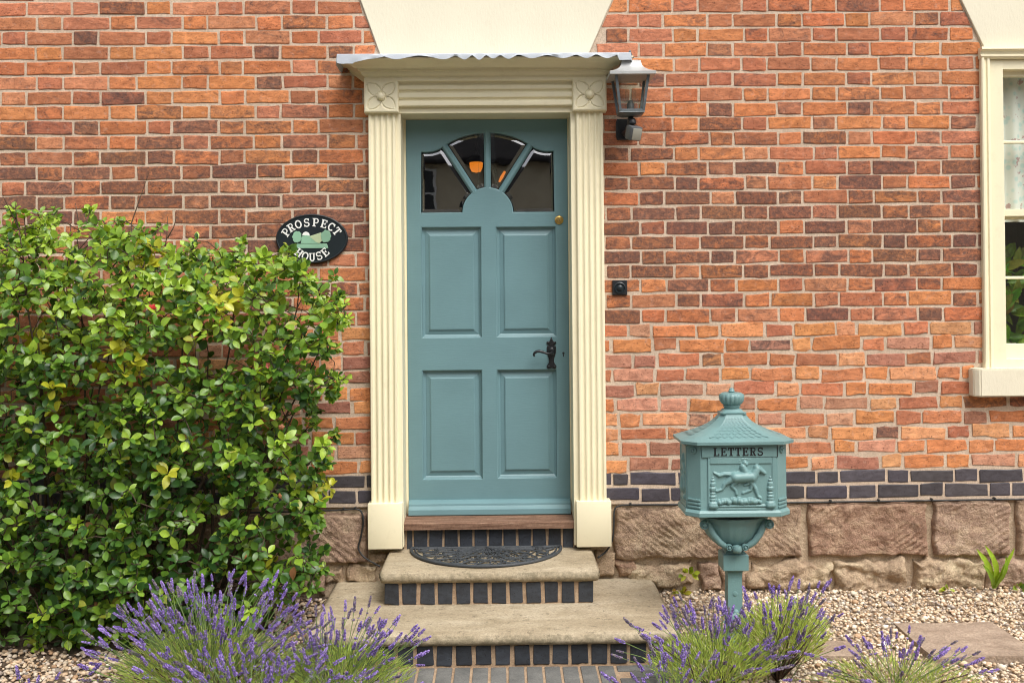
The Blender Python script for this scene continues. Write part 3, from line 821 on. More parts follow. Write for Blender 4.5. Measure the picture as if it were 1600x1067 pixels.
for q in PAN:
    x0, x1, z0, z1 = q; m = .043; mb = MB()
    yb = DY+.022
    lv = [(0, yb+.006, -.012), (0, yb-.004, 0.0), (.008, yb-.001, 0), (.014, yb+.003, 0), (.0375, yb-.003, 0), (.0385, yb-.0075, 0), (.044, yb-.0095, 0)]
    v = []; f = []
    for (ins, y, e) in lv:
        i2 = ins+e; v += [(x0+i2, y, z0+i2), (x1-i2, y, z0+i2), (x1-i2, y, z1-i2), (x0+i2, y, z1-i2)]
    for a in range(len(lv)-1):
        for b in range(4): f.append((a*4+b, a*4+(b+1) % 4, a*4+4+(b+1) % 4, a*4+4+b))
    f.append(tuple(range(len(lv)*4-4, len(lv)*4)))
    mb.add(v, f); mb.build('panel', TEAL, door, recalc=False)
# glazing bars
def bar(p0, p1, w):
    a, b = Vector((p0[0], 0, p0[1])), Vector((p1[0], 0, p1[1])); d = (b-a).normalized(); s = Vector((-d.z, 0, d.x))
    sec = [(-w/2, .026), (-w/2, .010), (-w*.36, .004), (-w*.20, -.001), (w*.20, -.001), (w*.36, .004), (w/2, .010), (w/2, .026)]
    v = [tuple(e + s*u + Vector((0, DY+y, 0))) for e in (a, b) for u, y in sec]; k = len(sec)
    mb = MB(); mb.add(v, [(i, (i+1) % k, k+(i+1) % k, k+i) for i in range(k)] + [tuple(range(k)), tuple(range(2*k-1, k-1, -1))])
    mb.build('glazing_bar', TEAL, door)
bw = .036
J = Zp(383, 228); ang = math.atan2(J[1]-hub[1], J[0]-hub[0])
bar((CXD, hub[1]+hubr-.012), (CXD, Zp(783, 105)[1]+.010), bw)
hl = (hub[0]+(hubr-.012)*math.cos(ang), hub[1]+(hubr-.012)*math.sin(ang))
bar(hl, (J[0]-.004, J[1]+.006), bw); bar(mir(hl), mir((J[0]-.004, J[1]+.006)), bw)
# bevelled panes
def inset(poly, d):
    n = len(poly); out = []
    A = sum(poly[i][0]*poly[(i+1) % n][1]-poly[(i+1) % n][0]*poly[i][1] for i in range(n)); sg = 1 if A > 0 else -1
    for i in range(n):
        p, c, q = Vector(poly[i-1]), Vector(poly[i]), Vector(poly[(i+1) % n])
        e1, e2 = (c-p).normalized(), (q-c).normalized(); n1, n2 = Vector((-e1.y, e1.x))*sg, Vector((-e2.y, e2.x))*sg
        b = (n1+n2); L = b.length
        b = b/L if L > 1e-6 else n1
        k = d/max(.35, b.dot(n1)); out.append((c.x+b.x*k, c.y+b.y*k))
    return out
def pane(poly):
    a = inset(poly, .0035); b = inset(poly, .0200); n = len(a); y = DY+.015
    v = [(p[0], y+.0035, p[1]) for p in a] + [(p[0], y, p[1]) for p in b]
    f = [(i, (i+1) % n, n+(i+1) % n, n+i) for i in range(n)] + [tuple(range(n, 2*n))]
    f2 = f
    o = mesh_obj('glass_pane', v, f2, GLASS, door)
    bm = bmesh.new(); bm.from_mesh(o.data); bmesh.ops.recalc_face_normals(bm, faces=bm.faces)
    if sum(fc.normal.y*fc.calc_area() for fc in bm.faces) > 0: bmesh.ops.reverse_faces(bm, faces=bm.faces)
    bmesh.ops.triangulate(bm, faces=[fc for fc in bm.faces if len(fc.verts) > 4]); bm.to_mesh(o.data); bm.free()
sd = Vector((math.cos(ang), math.sin(ang))); sn = Vector((-sd.y, sd.x))     # along and across the left bar (sn points left-down)
def onbar(t, side): return (hub[0]+sd.x*t+sn.x*side, hub[1]+sd.y*t+sn.y*side)
tJ = (Vector(J)-Vector(hub)).length
half = bw/2
hubL = [p for p in arc(hub, hubr, 180, math.degrees(ang)+9, 8)]
left_pane = [bl, tl] + ogee_l[1:-2] + [onbar(tJ-.022, half), onbar(hubr+.004, half)] + list(reversed(hubL))
up_l = [onbar(hubr+.002, -half), onbar(tJ-.004, -half)] + arch_l[2:-1] + [(CXD-half, arch_l[-1][1]), (CXD-half, hub[1]+hubr-.002)] + arc(hub, hubr, 99, math.degrees(ang)-9, 4)
for poly in (left_pane, up_l):
    pane(poly); pane([mir(p) for p in poly])
# weather board at the foot
wz0, wz1 = WZ(765, 803, DY-.02), WZ(765, 780, DY-.01)
h_ = wz1-wz0
mb = MB(); mb.sweep_x([(DY+.01, wz0), (DY-.050, wz0), (DY-.056, wz0+.006), (DY-.054, wz0+h_*.42), (DY-.040, wz0+h_*.58), (DY-.036, wz0+h_*.64), (DY-.034, wz0+h_*.78), (DY-.016, wz0+h_*.97), (DY-.002, wz1), (DY+.01, wz1)], DX0+.006, DX1-.006)
mb.build('weather_board', TEAL, door, auto=30)
# lock, key hole, handle
lx, lz = D(873.5, 344)
mb = MB(); mb.lathe([(.0235, 0), (.0235, .004), (.021, .007), (.016, .0085), (.015, .006), (.0135, .006), (.0125, .012), (.001, .0125)], 28, (lx, DY, lz), 'y'); lk = mb.build('cylinder_lock', BRASS, door, auto=35)
mb = MB(); mb.box(lx-.0015, lx+.0015, DY-.0132, DY-.0120, lz-.009, lz+.003); mb.build('key_slot', INK, door)
kx, kz = D(880.4, 553.5)
plate('keyhole', [[(kx-.0025, kz-.013), (kx+.0025, kz-.013), (kx+.0030, kz)] + arc((kx, kz+.006), .0062, -30, 210, 10) + [(kx-.0030, kz)]], .002, .0003, DY-.0012, INK, door)
def Hp(x, y): return D(820+x/15.24, 520+y/15.24)
pc = Hp(634, 480)[0]; hpw = lambda w: w/15.24*(5.53/F)
pts = [(100, 3), (130, 18), (170, 32), (195, 45), (205, 75), (200, 100), (225, 116), (255, 112), (280, 85), (292, 60), (305, 80), (318, 106), (360, 108), (420, 112), (470, 108), (520, 96), (560, 80), (600, 64), (660, 56), (705, 66), (740, 84), (765, 104), (790, 116), (825, 114), (850, 92), (858, 66), (846, 36), (836, 14)]
lp = [(pc+hpw(w), Hp(634, y)[1]) for y, w in pts]; lp = lp + [(2*pc-x, z) for x, z in reversed(lp)]
plate('handle_plate', [lp], .009, .0035, DY-.008, BLACK, door, res=2)
for (x, y, r) in ((565, 230, 30), (705, 230, 30), (570, 800, 34), (700, 800, 34), (634, 160, 24)):
    q = Hp(x, y); rr = hpw(r); mb = MB(); mb.lathe([(rr, 0), (rr*.86, rr*.35), (rr*.5, rr*.62), (.0004, rr*.7)], 14, (q[0], DY-.007, q[1]), 'y'); mb.build('plate_boss', BLACK, door, smooth=True)
q = Hp(640, 405); rr = hpw(88); mb = MB()
mb.lathe([(rr, 0), (rr*.96, .006), (rr*.75, .013), (rr*.45, .017), (.0004, .018)], 24, (q[0], DY-.007, q[1]), 'y')
mb.build('handle_boss', BLACK, door, smooth=True)
mb = MB(); hp = [(645, 465, 0), (640, 478, -.030), (600, 486, -.044), (520, 478, -.047), (430, 448, -.048), (350, 425, -.048), (280, 428, -.048), (225, 462, -.047), (205, 505, -.046), (215, 535, -.045), (240, 530, -.044)]
mb.tube([(*[Hp(x, y)[0]], DY-.010+dy, Hp(x, y)[1]) for x, y, dy in hp], [hpw(r) for r in (44, 40, 30, 27, 31, 35, 34, 31, 28, 24, 16)], 12)
mb.build('handle', BLACK, door, smooth=True)
# wooden sill and the blue bricks under it
thr = empty('threshold', (0, 0, 0), house)
sx0_, sx1_ = WX(628.5, 815, -.03), WX(900, 812, -.03)
stz = WZ(764, 806.5, .06)
mb = MB(); mb.sweep_x([(.22, stz+.006), (.06, stz), (-.030, stz-.010), (-.036, stz-.016), (-.036, stz-.046), (.0, stz-.048), (.22, stz-.048)], sx0_, sx1_)
mb.build('wooden_sill', WOOD, thr, auto=30)
TZ = .233            # top of the upper step
RY = .004
mb = MB(); mb.box(sx0_+.004, sx1_-.004, RY+.0035, .20, TZ-.02, stz-.048); mb.build('riser_mortar', MORTAR_P, thr)
def riser(parent, xs, y, z0, z1, seed, wet=1.0):
    R = random.Random(seed)
    for a, b in xs:
        v, f = brick_shape(a+R.gauss(0, .0015), b+R.gauss(0, .0015), a+R.gauss(0, .0015), b+R.gauss(0, .0015), z0, z1, .12, R.randrange(1 << 30))
        v = [(p[0], p[1]+y, p[2]) for p in v]; kk = R.uniform(.75, 1.3)
        mesh_obj('riser_brick', v, f, BLUE, parent, False, np.tile((.030*kk, .035*kk, .044*kk, 0), (len(v), 1)), off=((a+b)/2, y, (z0+z1)/2))
n = 12; p_ = (sx1_-sx0_-.012)/n; off0 = .0
xs = []; x = sx0_+.008; x_first = .045
edges = [WX(628.5+6, 835, 0)] + [WX(560+q/3.81, 835, 0) for q in (325, 415, 507, 597, 684, 771, 858, 945, 1035, 1122, 1210)] + [sx1_-.006]
xs = [(edges[i]+.0055, edges[i+1]-.0055) for i in range(len(edges)-1)]
riser(thr, xs, RY, TZ-.004, stz-.050, 3)

# --- sash window
win = empty('sash_window', (0, 0, 0), house); win['label'] = 'cream timber sash window with patterned curtain inside'
wx0 = WINX; wx1 = WINX1; wz0_, wz1_ = WZ(1560, 576, -.02), WZ(1560, 75, -.02)
def wpx(px): return WX(px, 330, .0)
a0, a1, a2, a3 = WX(1535, 330, -.02), WX(1547.5, 330, -.005), WX(1562, 330, .05), WX(1566.5, 330, .06)
wcx = (a0+wx1)/2
def mirr(x): return a0+wx1-x
mb = MB()
prj = [(a0, .03), (a0, -.024), (a0+.005, -.030), (a0+.014, -.030), (a0+.018, -.022), (a0+.030, -.018), (a0+.034, -.026), (a1, -.022), (a1, .03)]
mb.sweep_z(prj, wz0_, wz1_-.03); mb.build('architrave', CREAM, win); mb = MB(); mb.sweep_z([(mirr(x), y) for x, y in prj], wz0_, wz1_-.03); mb.build('architrave', CREAM, win)
hz = WZ(1580, 92, -.02)
mb = MB(); mb.sweep_x([(.03, wz1_), (-.046, wz1_), (-.048, wz1_-.012), (-.030, wz1_-.022), (-.026, wz1_-.034), (-.034, wz1_-.040), (-.034, hz+.010), (-.022, hz), (.03, hz)], a0-.004, mirr(a0-.004))
mb.build('head_moulding', CREAM_H, win, auto=30)
mb = MB(); fzt = WZ(1580, 109, .0); fzb = WZ(1580, 561, .0)
for q in ((a1-.001, a2, -.006, .16, wz0_, hz-.001), (mirr(a2), mirr(a1-.001), -.006, .16, wz0_, hz-.001), (a2-.001, mirr(a2)+.001, -.004, .16, fzt, hz-.001), (a2-.001, mirr(a2)+.001, -.004, .16, wz0_, fzb)):
    mb = MB(); mb.box(*q, .002); mb.build('frame', CREAM, win)
def sash(y, z0, z1, bars, name):
    s = empty(name, (0, 0, 0), win)
    mb = MB(); st = .018 if name == 'upper_sash' else .016
    tb, bb = bars[0], bars[1]
    for nm, q, mm in (('stile', (a2-.002, a2+st, y, y+.04, z0, z1), CREAM), ('stile', (mirr(a2+st), mirr(a2-.002), y, y+.04, z0, z1), CREAM),
                      ('rail', (a2+st-.001, mirr(a2+st-.001), y+.001, y+.039, tb, z1), CREAM_H), ('rail', (a2+st-.001, mirr(a2+st-.001), y+.001, y+.039, z0, bb), CREAM_H)):
        mb = MB(); mb.box(*q, .002); mb.build(nm, mm, s)
    for q in bars[2:]:
        mb = MB(); mb.box(a2+st-.001, mirr(a2+st-.001), y+.003, y+.034, q-.008, q+.008, .003); mb.build('glazing_bar', CREAM_H, s)
    for xx in (wcx-.17, wcx+.17):
        mb = MB(); mb.box(xx-.008, xx+.008, y+.004, y+.033, bb, tb, .003); mb.build('glazing_bar', CREAM, s)
    cells_x = [a2+st, wcx-.17, wcx+.17, mirr(a2+st)]; cells_z = [bb]+sorted(bars[2:])+[tb]
    for i in range(3):
        for j in range(len(cells_z)-1):
            mesh_obj('glass_pane', [(cells_x[i], y+.02, cells_z[j]), (cells_x[i+1], y+.02, cells_z[j]), (cells_x[i+1], y+.02, cells_z[j+1]), (cells_x[i], y+.02, cells_z[j+1])], [(0, 1, 2, 3)], GLASSW, s)
zq = lambda py, y=.04: WZ(1585, py, y)
sash(.035, zq(338), fzt+.004, [zq(120), zq(327), zq(222)], 'upper_sash')
sash(.080, fzb-.004, zq(336, .08), [zq(343, .08), zq(537, .08), zq(434, .08)], 'lower_sash')
# window sill block
sp = WX(1524.5, 600, -.08); st1, st0 = WZ(1560, 576, -.08), WZ(1560, 620, -.08)
mb = MB(); bm = bmesh.new(); bmesh.ops.create_cube(bm, size=1)
for q in bm.verts: q.co = ((sp+3.70)/2+q.co.x*(3.70-sp), -.03+q.co.y*.10, (st0+st1)/2+q.co.z*(st1-st0))
ed = [e for e in bm.edges if all(v.co.y < -.05 for v in e.verts) and abs(e.verts[0].co.x-e.verts[1].co.x) < .01]
bmesh.ops.bevel(bm, geom=ed, offset=.026, segments=1, affect='EDGES')
bmesh.ops.bevel(bm, geom=[e for e in bm.edges if e.calc_length() > .02], offset=.006, segments=2, affect='EDGES')
mb.bm(bm); mb.build('sill', RENDER, win, auto=35)

# --- rooms behind the glass
def room(name, x0, x1, y0, y1, z0, z1, m, hole):
    hx0, hx1, hz0, hz1 = hole; mb = MB()
    mb.add([(x0, y1, z0), (x1, y1, z0), (x1, y1, z1), (x0, y1, z1)], [(0, 1, 2, 3)])
    for a in ((x0, x0), (x1, x1)): mb.add([(a[0], y0, z0), (a[0], y1, z0), (a[0], y1, z1), (a[0], y0, z1)], [(0, 1, 2, 3)])
    for z in (z0, z1): mb.add([(x0, y0, z), (x1, y0, z), (x1, y1, z), (x0, y1, z)], [(0, 1, 2, 3)])
    for (p, q, r, s) in ((x0, hx0, z0, z1), (hx1, x1, z0, z1), (hx0, hx1, z0, hz0), (hx0, hx1, hz1, z1)):
        mb.add([(p, y0, r), (q, y0, r), (q, y0, s), (p, y0, s)], [(0, 1, 2, 3)])
    mb.build(name, m, house)
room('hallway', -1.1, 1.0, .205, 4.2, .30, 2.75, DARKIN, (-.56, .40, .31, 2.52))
room('front_room', 2.0, 4.3, .205, 3.2, .50, 3.0, ROOMIN, (a1-.01, mirr(a1-.01), wz0_-.01, hz+.01))

# ------------------------------------------------------------------ front steps
steps = empty('front_steps', (0, -.4, 0))
tag(steps, 'two worn buff stone doorsteps on dark blue brick risers below the teal door', 'steps')
def child_at(o, root): o.location = Vector(o.location) - Vector(root.location)
def tread(x0, x1, y0, y1, zt, th, seed):
    """stone slab with a rounded, chipped front and sides"""
    n = 90; sec = [(y1, 0), (y0+.10, 0), (y0+.05, -.0005), (y0+.026, -.003), (y0+.012, -.010), (y0+.003, -.021), (y0, -.031), (y0+.003, -.042), (y0+.012, -.051), (y0+.024, -.0565), (y0+.034, -.058), (y1, -.058)]
    sec = [(y, z*th/.058) for y, z in sec]; k = len(sec); v = []
    fr = [y1 + (y0+.10-y1)*t/6 for t in range(7)]
    sec = [(y, 0) for y in fr] + sec[2:]; k = len(sec)
    for i in range(n+1):
        s = i/n; x = x0+(x1-x0)*s
        e = min(s, 1-s)*(x1-x0); rd = 0
        if e < .022: rd = .016*(1-math.sqrt(max(0, 1-(1-e/.022)**2)))
        for j, (y, z) in enumerate(sec):
            nz = mnoise.noise((x*7, y*7, seed)); n2 = mnoise.noise((x*30, y*30+z*40, seed))
            yy = y; zz = zt+z
            if 6 < j < k-1: yy += .005*nz+.0028*n2 + rd*1.3
            if j == k-1 or z < -.03: zz += rd
            else: zz += .0016*nz - rd - .0012*mnoise.noise((x*2, y*2, seed))
            v.append((x, yy, zz))
    f = [(i*k+j, i*k+(j+1) % k, (i+1)*k+(j+1) % k, (i+1)*k+j) for i in range(n) for j in range(k)] + [tuple(range(k)), tuple(range(n*k+k-1, n*k-1, -1))]
    mb = MB(); mb.add(v, f); return mb
UX0, UX1, UY0 = -.603, .456, -.445
LX0, LX1, LY0 = -.882, .772, -.855
LZ = .068
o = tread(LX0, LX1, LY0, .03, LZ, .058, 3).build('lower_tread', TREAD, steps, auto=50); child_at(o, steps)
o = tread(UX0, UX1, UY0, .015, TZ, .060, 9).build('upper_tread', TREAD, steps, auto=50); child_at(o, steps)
rux0, rux1 = WX(600.5, 920, UY0+.03), WX(926.5, 918, UY0+.03)
mb = MB(); mb.box(rux0+.004, rux1-.004, UY0+.0335, .0, LZ-.01, TZ-.058); o = mb.build('upper_riser', MORTAR_P, steps); child_at(o, steps)
edges = [rux0]+[WX(460+q/2.58, 925, UY0+.03) for q in (427, 500, 573, 645, 715, 787, 860, 928, 1001, 1070, 1136)]+[rux1]
n0 = len(bpy.data.objects)
RB = empty('tmp', (0, 0, 0))
riser(RB, [(edges[i]+(.0095 if i else 0), edges[i+1]-(.0095 if i < len(edges)-2 else 0)) for i in range(len(edges)-1)], UY0+.03, LZ+.004, TZ-.060, 8)
lrx0, lrx1 = LX0+.03, LX1-.03
mb = MB(); mb.box(lrx0+.004, lrx1-.004, LY0+.0365, -.02, PZ-.03, LZ-.056); o = mb.build('lower_riser', MORTAR_P, steps); child_at(o, steps)
c_ = WX(460+723/2.58, 1025, LY0+.033)
e2 = [c_ + i*.0852 for i in range(-12, 14)]
e2 = [lrx0]+[q for q in e2 if lrx0+.03 < q < lrx1-.03]+[lrx1]
riser(RB, [(e2[i]+(.0080 if i else 0), e2[i+1]-(.0080 if i < len(e2)-2 else 0)) for i in range(len(e2)-1)], LY0+.033, PZ+.006, LZ-.059, 18)
for o in list(RB.children): o.parent = steps; child_at(o, steps)
bpy.data.objects.remove(RB)

# ------------------------------------------------------------------ half-round rubber doormat with pierced scrollwork
mx, my = (WX(638, 852, .0)+WX(881, 850, .0))/2, -.006
mrx, mry = .394, .385
mat = empty('doormat', (mx, my, TZ)); tag(mat, 'half-round black rubber doormat with pierced scrollwork on the upper step', 'doormat')
def E_(t, k=1.0): return Vector((mrx*k*math.cos(t), -mry*k*math.sin(t), .008))
mb = MB(); rimp = [E_(math.pi*i/48, .982) for i in range(49)]
mb.tube(rimp + [Vector((-mrx*.6, -.008, .008)), Vector((0, -.008, .008)), Vector((mrx*.6, -.008, .008))], .0085, 6, False)
mb.tube([rimp[0], Vector((mrx*.6, -.008, .008))], .0085, 6); mb.tube([E_(math.pi*i/48, .93) for i in range(49)], .0045, 5)
mb.build('rim', RUBBER, mat, smooth=True)
mb = MB(); R = random.Random(3)
def inside(p): return (p.x/mrx)**2+(p.y/mry)**2 < .90 and p.y < -.012
def scroll(c, r, a0, turns, sgn, w=.0042):
    pts = []; n = 16
    for i in range(n+1):
        t = i/n; a = a0+sgn*turns*2*math.pi*t; q = r*(1-.72*t)
        pts.append(Vector((c[0]+q*math.cos(a), c[1]+q*math.sin(a), .008)))
    pts = [p for p in pts if inside(p)]
    if len(pts) > 2: mb.tube(pts, [w*(1-.4*i/len(pts)) for i in range(len(pts))], 5)
for k in range(19):       # rays from the hub at the middle of the straight side
    a = math.pi*(k+.5)/19
    pts = []
    for i in range(11):
        t = .10+.80*i/10; a2_ = a+.20*math.sin(t*5+k)*t
        pts.append(E_(a2_, t))
    pts = [p for p in pts if inside(p)]
    if len(pts) > 2: mb.tube(pts, [.0052*(1-.3*i/len(pts)) for i in range(len(pts))], 5)
for ring_, nn, rr in ((.80, 15, .044), (.56, 11, .046), (.34, 6, .040)):
    for k in range(nn):
        a = math.pi*(k+.5)/nn; c = E_(a, ring_)
        scroll((c.x, c.y), rr, a+1.5, .95, 1 if k % 2 else -1); scroll((c.x, c.y), rr*.95, a+4.4, .9, -1 if k % 2 else 1, .0036)
for k in range(6):
    a = math.pi*k/5; mb.tube([Vector((0, -.02, .009)), Vector((.07*math.cos(a), -.02-.07*math.sin(a), .011))], [.008, .003], 5)
for ring_ in (.68, .45, .24): mb.tube([E_(math.pi*(.03+.94*i/40), ring_) for i in range(41)], .0036, 5)
mb.build('scrollwork', RUBBER, mat, smooth=True)

# ------------------------------------------------------------------ lettering: a small slab-serif alphabet made of strokes
def strokes(ch):
    """list of (points, width) in a box of height 1, plus the letter's width"""
    T, t, s = .20, .11, .09
    def V(x, w=T): return ([(x, 0), (x, 1)], w)
    def S(x, y, l=.34): return ([(x-l/2, y), (x+l/2, y)], s*1.1)
    b, u = s/2, 1-s/2
    def A(cx, cy, rx, ry, a0, a1, w, n=12): return ([(cx+rx*math.cos(math.radians(a0+(a1-a0)*i/n)), cy+ry*math.sin(math.radians(a0+(a1-a0)*i/n))) for i in range(n+1)], w)
    if ch == 'L': return [V(.2), S(.2, u, .42), ([(.02, b), (.70, b)], s*1.2), ([(.66, 0), (.66, .32)], t)], .76
    if ch == 'E': return [V(.2), ([(.02, u), (.70, u)], s*1.2), ([(.02, b), (.72, b)], s*1.2), ([(.2, .52), (.52, .52)], s), ([(.52, .38), (.52, .66)], t), ([(.67, 1), (.67, .72)], t), ([(.69, 0), (.69, .28)], t)], .78
    if ch == 'T': return [V(.38), S(.38, b, .44), ([(.02, u), (.74, u)], s*1.2), ([(.06, 1), (.06, .70)], t), ([(.70, 1), (.70, .70)], t)], .76
    if ch == 'R': return [V(.2), S(.2, b, .42), S(.2, u, .42), ([(.2, u), (.44, u)]+A(.46, .73, .20, .225, 90, -90, 0)[0]+[(.2, .505)], t*1.1), ([(.44, .50), (.62, .06)], T*.9), S(.66, b, .26)], .82
    if ch == 'P': return [V(.2), S(.2, b, .44), S(.2, u, .42), ([(.2, u), (.46, u)]+A(.46, .70, .22, .255, 90, -90, 0)[0]+[(.2, .445)], t*1.2)], .74
    if ch == 'S': return [(A(.36, .72, .25, .235, 20, 270, 0)[0]+A(.36, .27, .27, .235, 90, -160, 0)[0][1:], T*.72), ([(.62, .98), (.62, .70)], t*.8), ([(.08, .02), (.08, .32)], t*.8)], .74
    if ch == 'O': return [(A(.42, .5, .33, .44, 0, 360, 0, 28)[0], T*.80)], .86
    if ch == 'C': return [(A(.42, .5, .33, .44, 40, 320, 0, 24)[0], T*.82), ([(.68, .98), (.68, .66)], t)], .80
    if ch == 'H': return [V(.2), V(.66), S(.2, b, .38), S(.2, u, .38), S(.66, b, .38), S(.66, u, .38), ([(.2, .5), (.66, .5)], s)], .88
    if ch == 'U': return [([(.2, 1), (.2, .34)]+A(.42, .30, .22, .25, 180, 360, 0)[0]+[(.64, .34), (.64, 1)], T*.8), S(.2, u, .36), S(.64, u, .34)], .86
    return [], .4
def letter_mb(mb, ch, place, h, depth, yf):
    """place(x,z) -> (X,Z) maps letter space (already scaled) to the wall"""
    st, w = strokes(ch)
    for si, (pts, wd) in enumerate(st):
        pts = [Vector(p) for p in pts]; L, Rr = [], []
        closed = (pts[0]-pts[-1]).length < 1e-3
        for i, p in enumerate(pts):
            if closed: d = pts[(i+1) % (len(pts)-1) if i == len(pts)-1 else i+1] - pts[i-1 if i > 0 else -2]
            else: d = pts[min(i+1, len(pts)-1)]-pts[max(i-1, 0)]
            d.normalize(); nn = Vector((-d.y, d.x))*wd/2; L.append(p+nn); Rr.append(p-nn)
        yy = yf - si*.00012; k = len(pts); v = []
        for y in (yy, yy+depth):
            for q in L+Rr: X, Z = place(q.x*h, q.y*h); v.append((X, y, Z))
        f = []
        for i in range(k-1):
            f.append((i, i+1, k+i+1, k+i)); f.append((2*k+i, 3*k+i, 3*k+i+1, 2*k+i+1))
            f.append((i, 2*k+i, 2*k+i+1, i+1)); f.append((k+i, k+i+1, 3*k+i+1, 3*k+i))
        f += [(0, k, 3*k, 2*k), (k-1, 3*k-1, 4*k-1, 2*k-1)]
        mb.add(v, f)
    return w*h

# ------------------------------------------------------------------ oval house sign
sgx, sgz = W(487.2, 373.2, -.015)
srx, srz = 56/F*5.385, 38.5/F*5.385
sign = empty('house_sign', (sgx, 0, sgz)); tag(sign, 'oval black house name sign with white lettering and green landscape on the brick wall', 'sign')
ell = lambda k, n=64: [(srx*k*math.cos(2*math.pi*i/n), srz*k*math.sin(2*math.pi*i/n)) for i in range(n)]
plate('plaque', [ell(1)], .014, .004, -.016, BLACKP, sign, res=2)
mb = MB(); mb.tube([(srx*.965*math.cos(2*math.pi*i/72), -.016, srz*.955*math.sin(2*math.pi*i/72)) for i in range(73)], .0038, 6, False); mb.build('rim', BLACKP, sign, smooth=True)
def arc_text(word, h, rx, rz, a_mid, spread, bottom=False):
    for i, ch in enumerate(word):
        t = (i-(len(word)-1)/2)/(len(word)-1)
        a = math.radians(a_mid + (spread*t if bottom else -spread*t)); w = strokes(ch)[1]*h
        bx, bz = rx*math.cos(a), rz*math.sin(a)
        tx, tz = -rx*math.sin(a), rz*math.cos(a); L = math.hypot(tx, tz); tx, tz = tx/L, tz/L
        if not bottom: tx, tz = -tx, -tz
        ux, uz = -tz, tx
        mb = MB()
        letter_mb(mb, ch, lambda x, z: (bx+(x-w/2)*tx+z*ux, bz+(x-w/2)*tz+z*uz), h, .0025, -.0185)
        mb.build('letter', WHITEP, sign)
arc_text('PROSPECT', .042, srx*.66, srz*.50, 91, 138)
arc_text('HOUSE', .042, srx*.66, srz*.91, 271, 82, True)
def Sg(x, y):
    q = W(400+x/8.89, 320+y/8.89, -.018); return q[0]-sgx, q[1]-sgz
def sgp(name, pts, th, col, y0, label=None):
    o = plate(name, [[Sg(*p) for p in pts]], th, min(.0015, th*.4), y0, col, sign)
FIELD1 = paint('patina_light', (.42, .50, .30), .6, .2, .4, (20, 20, 20), .4, dirtcol=(.2, .32, .2))
sgp('field', [(520, 605), (1005, 605), (985, 540), (560, 545)], .004, PATINA, -.0185)
sgp('hill', [(620, 540), (640, 435), (700, 425), (760, 435), (900, 540)], .005, PATINA, -.0195)
sgp('hillside', [(740, 440), (905, 385), (920, 500), (880, 540), (830, 520)], .005, FIELD1, -.0200)
def blobpts(cx, cy, rx, ry, seed, n=22):
    R = random.Random(seed); return [(cx+rx*(1+R.uniform(-.12, .08))*math.cos(2*math.pi*i/n), cy+ry*(1+R.uniform(-.12, .08))*math.sin(2*math.pi*i/n)) for i in range(n)]
sgp('tree', blobpts(570, 448, 66, 86, 1), .006, PATINA, -.0215)
sgp('tree', blobpts(970, 440, 72, 88, 2), .006, PATINA, -.0215)
sgp('sun_disc', [(640, 425)] + [(693+52*math.cos(math.radians(a)), 428-52*math.sin(math.radians(a))) for a in range(170, 5, -15)] + [(746, 430)], .003, WHITEP, -.0178)

# ------------------------------------------------------------------ door bell
bx, bz = W(968.5, 449.5, -.015)
bell = empty('door_bell', (bx, 0, bz)); tag(bell, 'small square black door bell push on bricks right of the door', 'door bell')
hb = .0385
plate('back_plate', [[(-hb, -hb), (hb, -hb), (hb, hb), (-hb, hb)]], .014, .004, -.014, BLACK, bell, res=2)
mb = MB(); mb.lathe([(.030, 0), (.030, .004), (.026, .006), (.022, .001), (.015, .0005), (.014, .008), (.010, .011), (.0005, .012)], 28, (0, -.0135, -.001), 'y'); mb.build('push_button', BLACKP, bell, auto=40)

# ------------------------------------------------------------------ wall lantern
LY = -.17
lcx, lz_ = W(985, 148, LY)
lant = empty('wall_lantern', (lcx, LY, lz_)); tag(lant, 'weathered metal coach lantern with sensor on the wall beside the door hood', 'lantern')
lz = lambda py: WZ(985, py, LY)-lz_
sq = [(-1, -1), (1, -1), (1, 1), (-1, 1)]
ew = .112; tz_ = lz(123.5)
mb = MB(); prf = []
for i in range(9):
    t = i/8; w = ew*(1-t)+.048*t - .022*math.sin(t*math.pi)*(1-.2*t); prf.append((w, w, lz(118)+(lz(98)-lz(118))*(t**1.15)))
prf = [(ew+.002, ew+.002, lz(118)-.016), (ew+.003, ew+.003, lz(118)-.002)] + prf + [(.030, .030, lz(96)), (.018, .018, lz(95))]
mb.prism(sq, prf); mb.build('roof', ZINC, lant, auto=30)
mb = MB(); mb.lathe([(.015, lz(96)), (.017, lz(95)), (.009, lz(93.5)), (.011, lz(92)), (.019, lz(91)), (.020, lz(89.8)), (.013, lz(88)), (.010, lz(85)), (.006, lz(82)), (.007, lz(81)), (.004, lz(79.5)), (.0005, lz(79))], 16); mb.build('finial', ZINC_D, lant, smooth=True)
tw, bw_ = .083, .058; zt_, zb_ = lz(117), lz(176)
mb = MB()
for sx in (-1, 1):
    for sy in (-1, 1): mb.tube([(sx*bw_, sy*bw_, zb_), (sx*tw, sy*tw, zt_)], [.0085, .0095], 4)
for w, z in ((tw, zt_-.004), (bw_, zb_+.002)):
    for i in range(4):
        a, b = sq[i], sq[(i+1) % 4]; mb.tube([(a[0]*w, a[1]*w, z), (b[0]*w, b[1]*w, z)], .0080, 4)
mb.build('frame', ZINC_D, lant)
for i in range(4):
    a, b = sq[i], sq[(i+1) % 4]
    mesh_obj('glass_pane', [(a[0]*bw_, a[1]*bw_, zb_), (b[0]*bw_, b[1]*bw_, zb_), (b[0]*tw, b[1]*tw, zt_), (a[0]*tw, a[1]*tw, zt_)], [(0, 1, 2, 3)], GLASSL, lant)
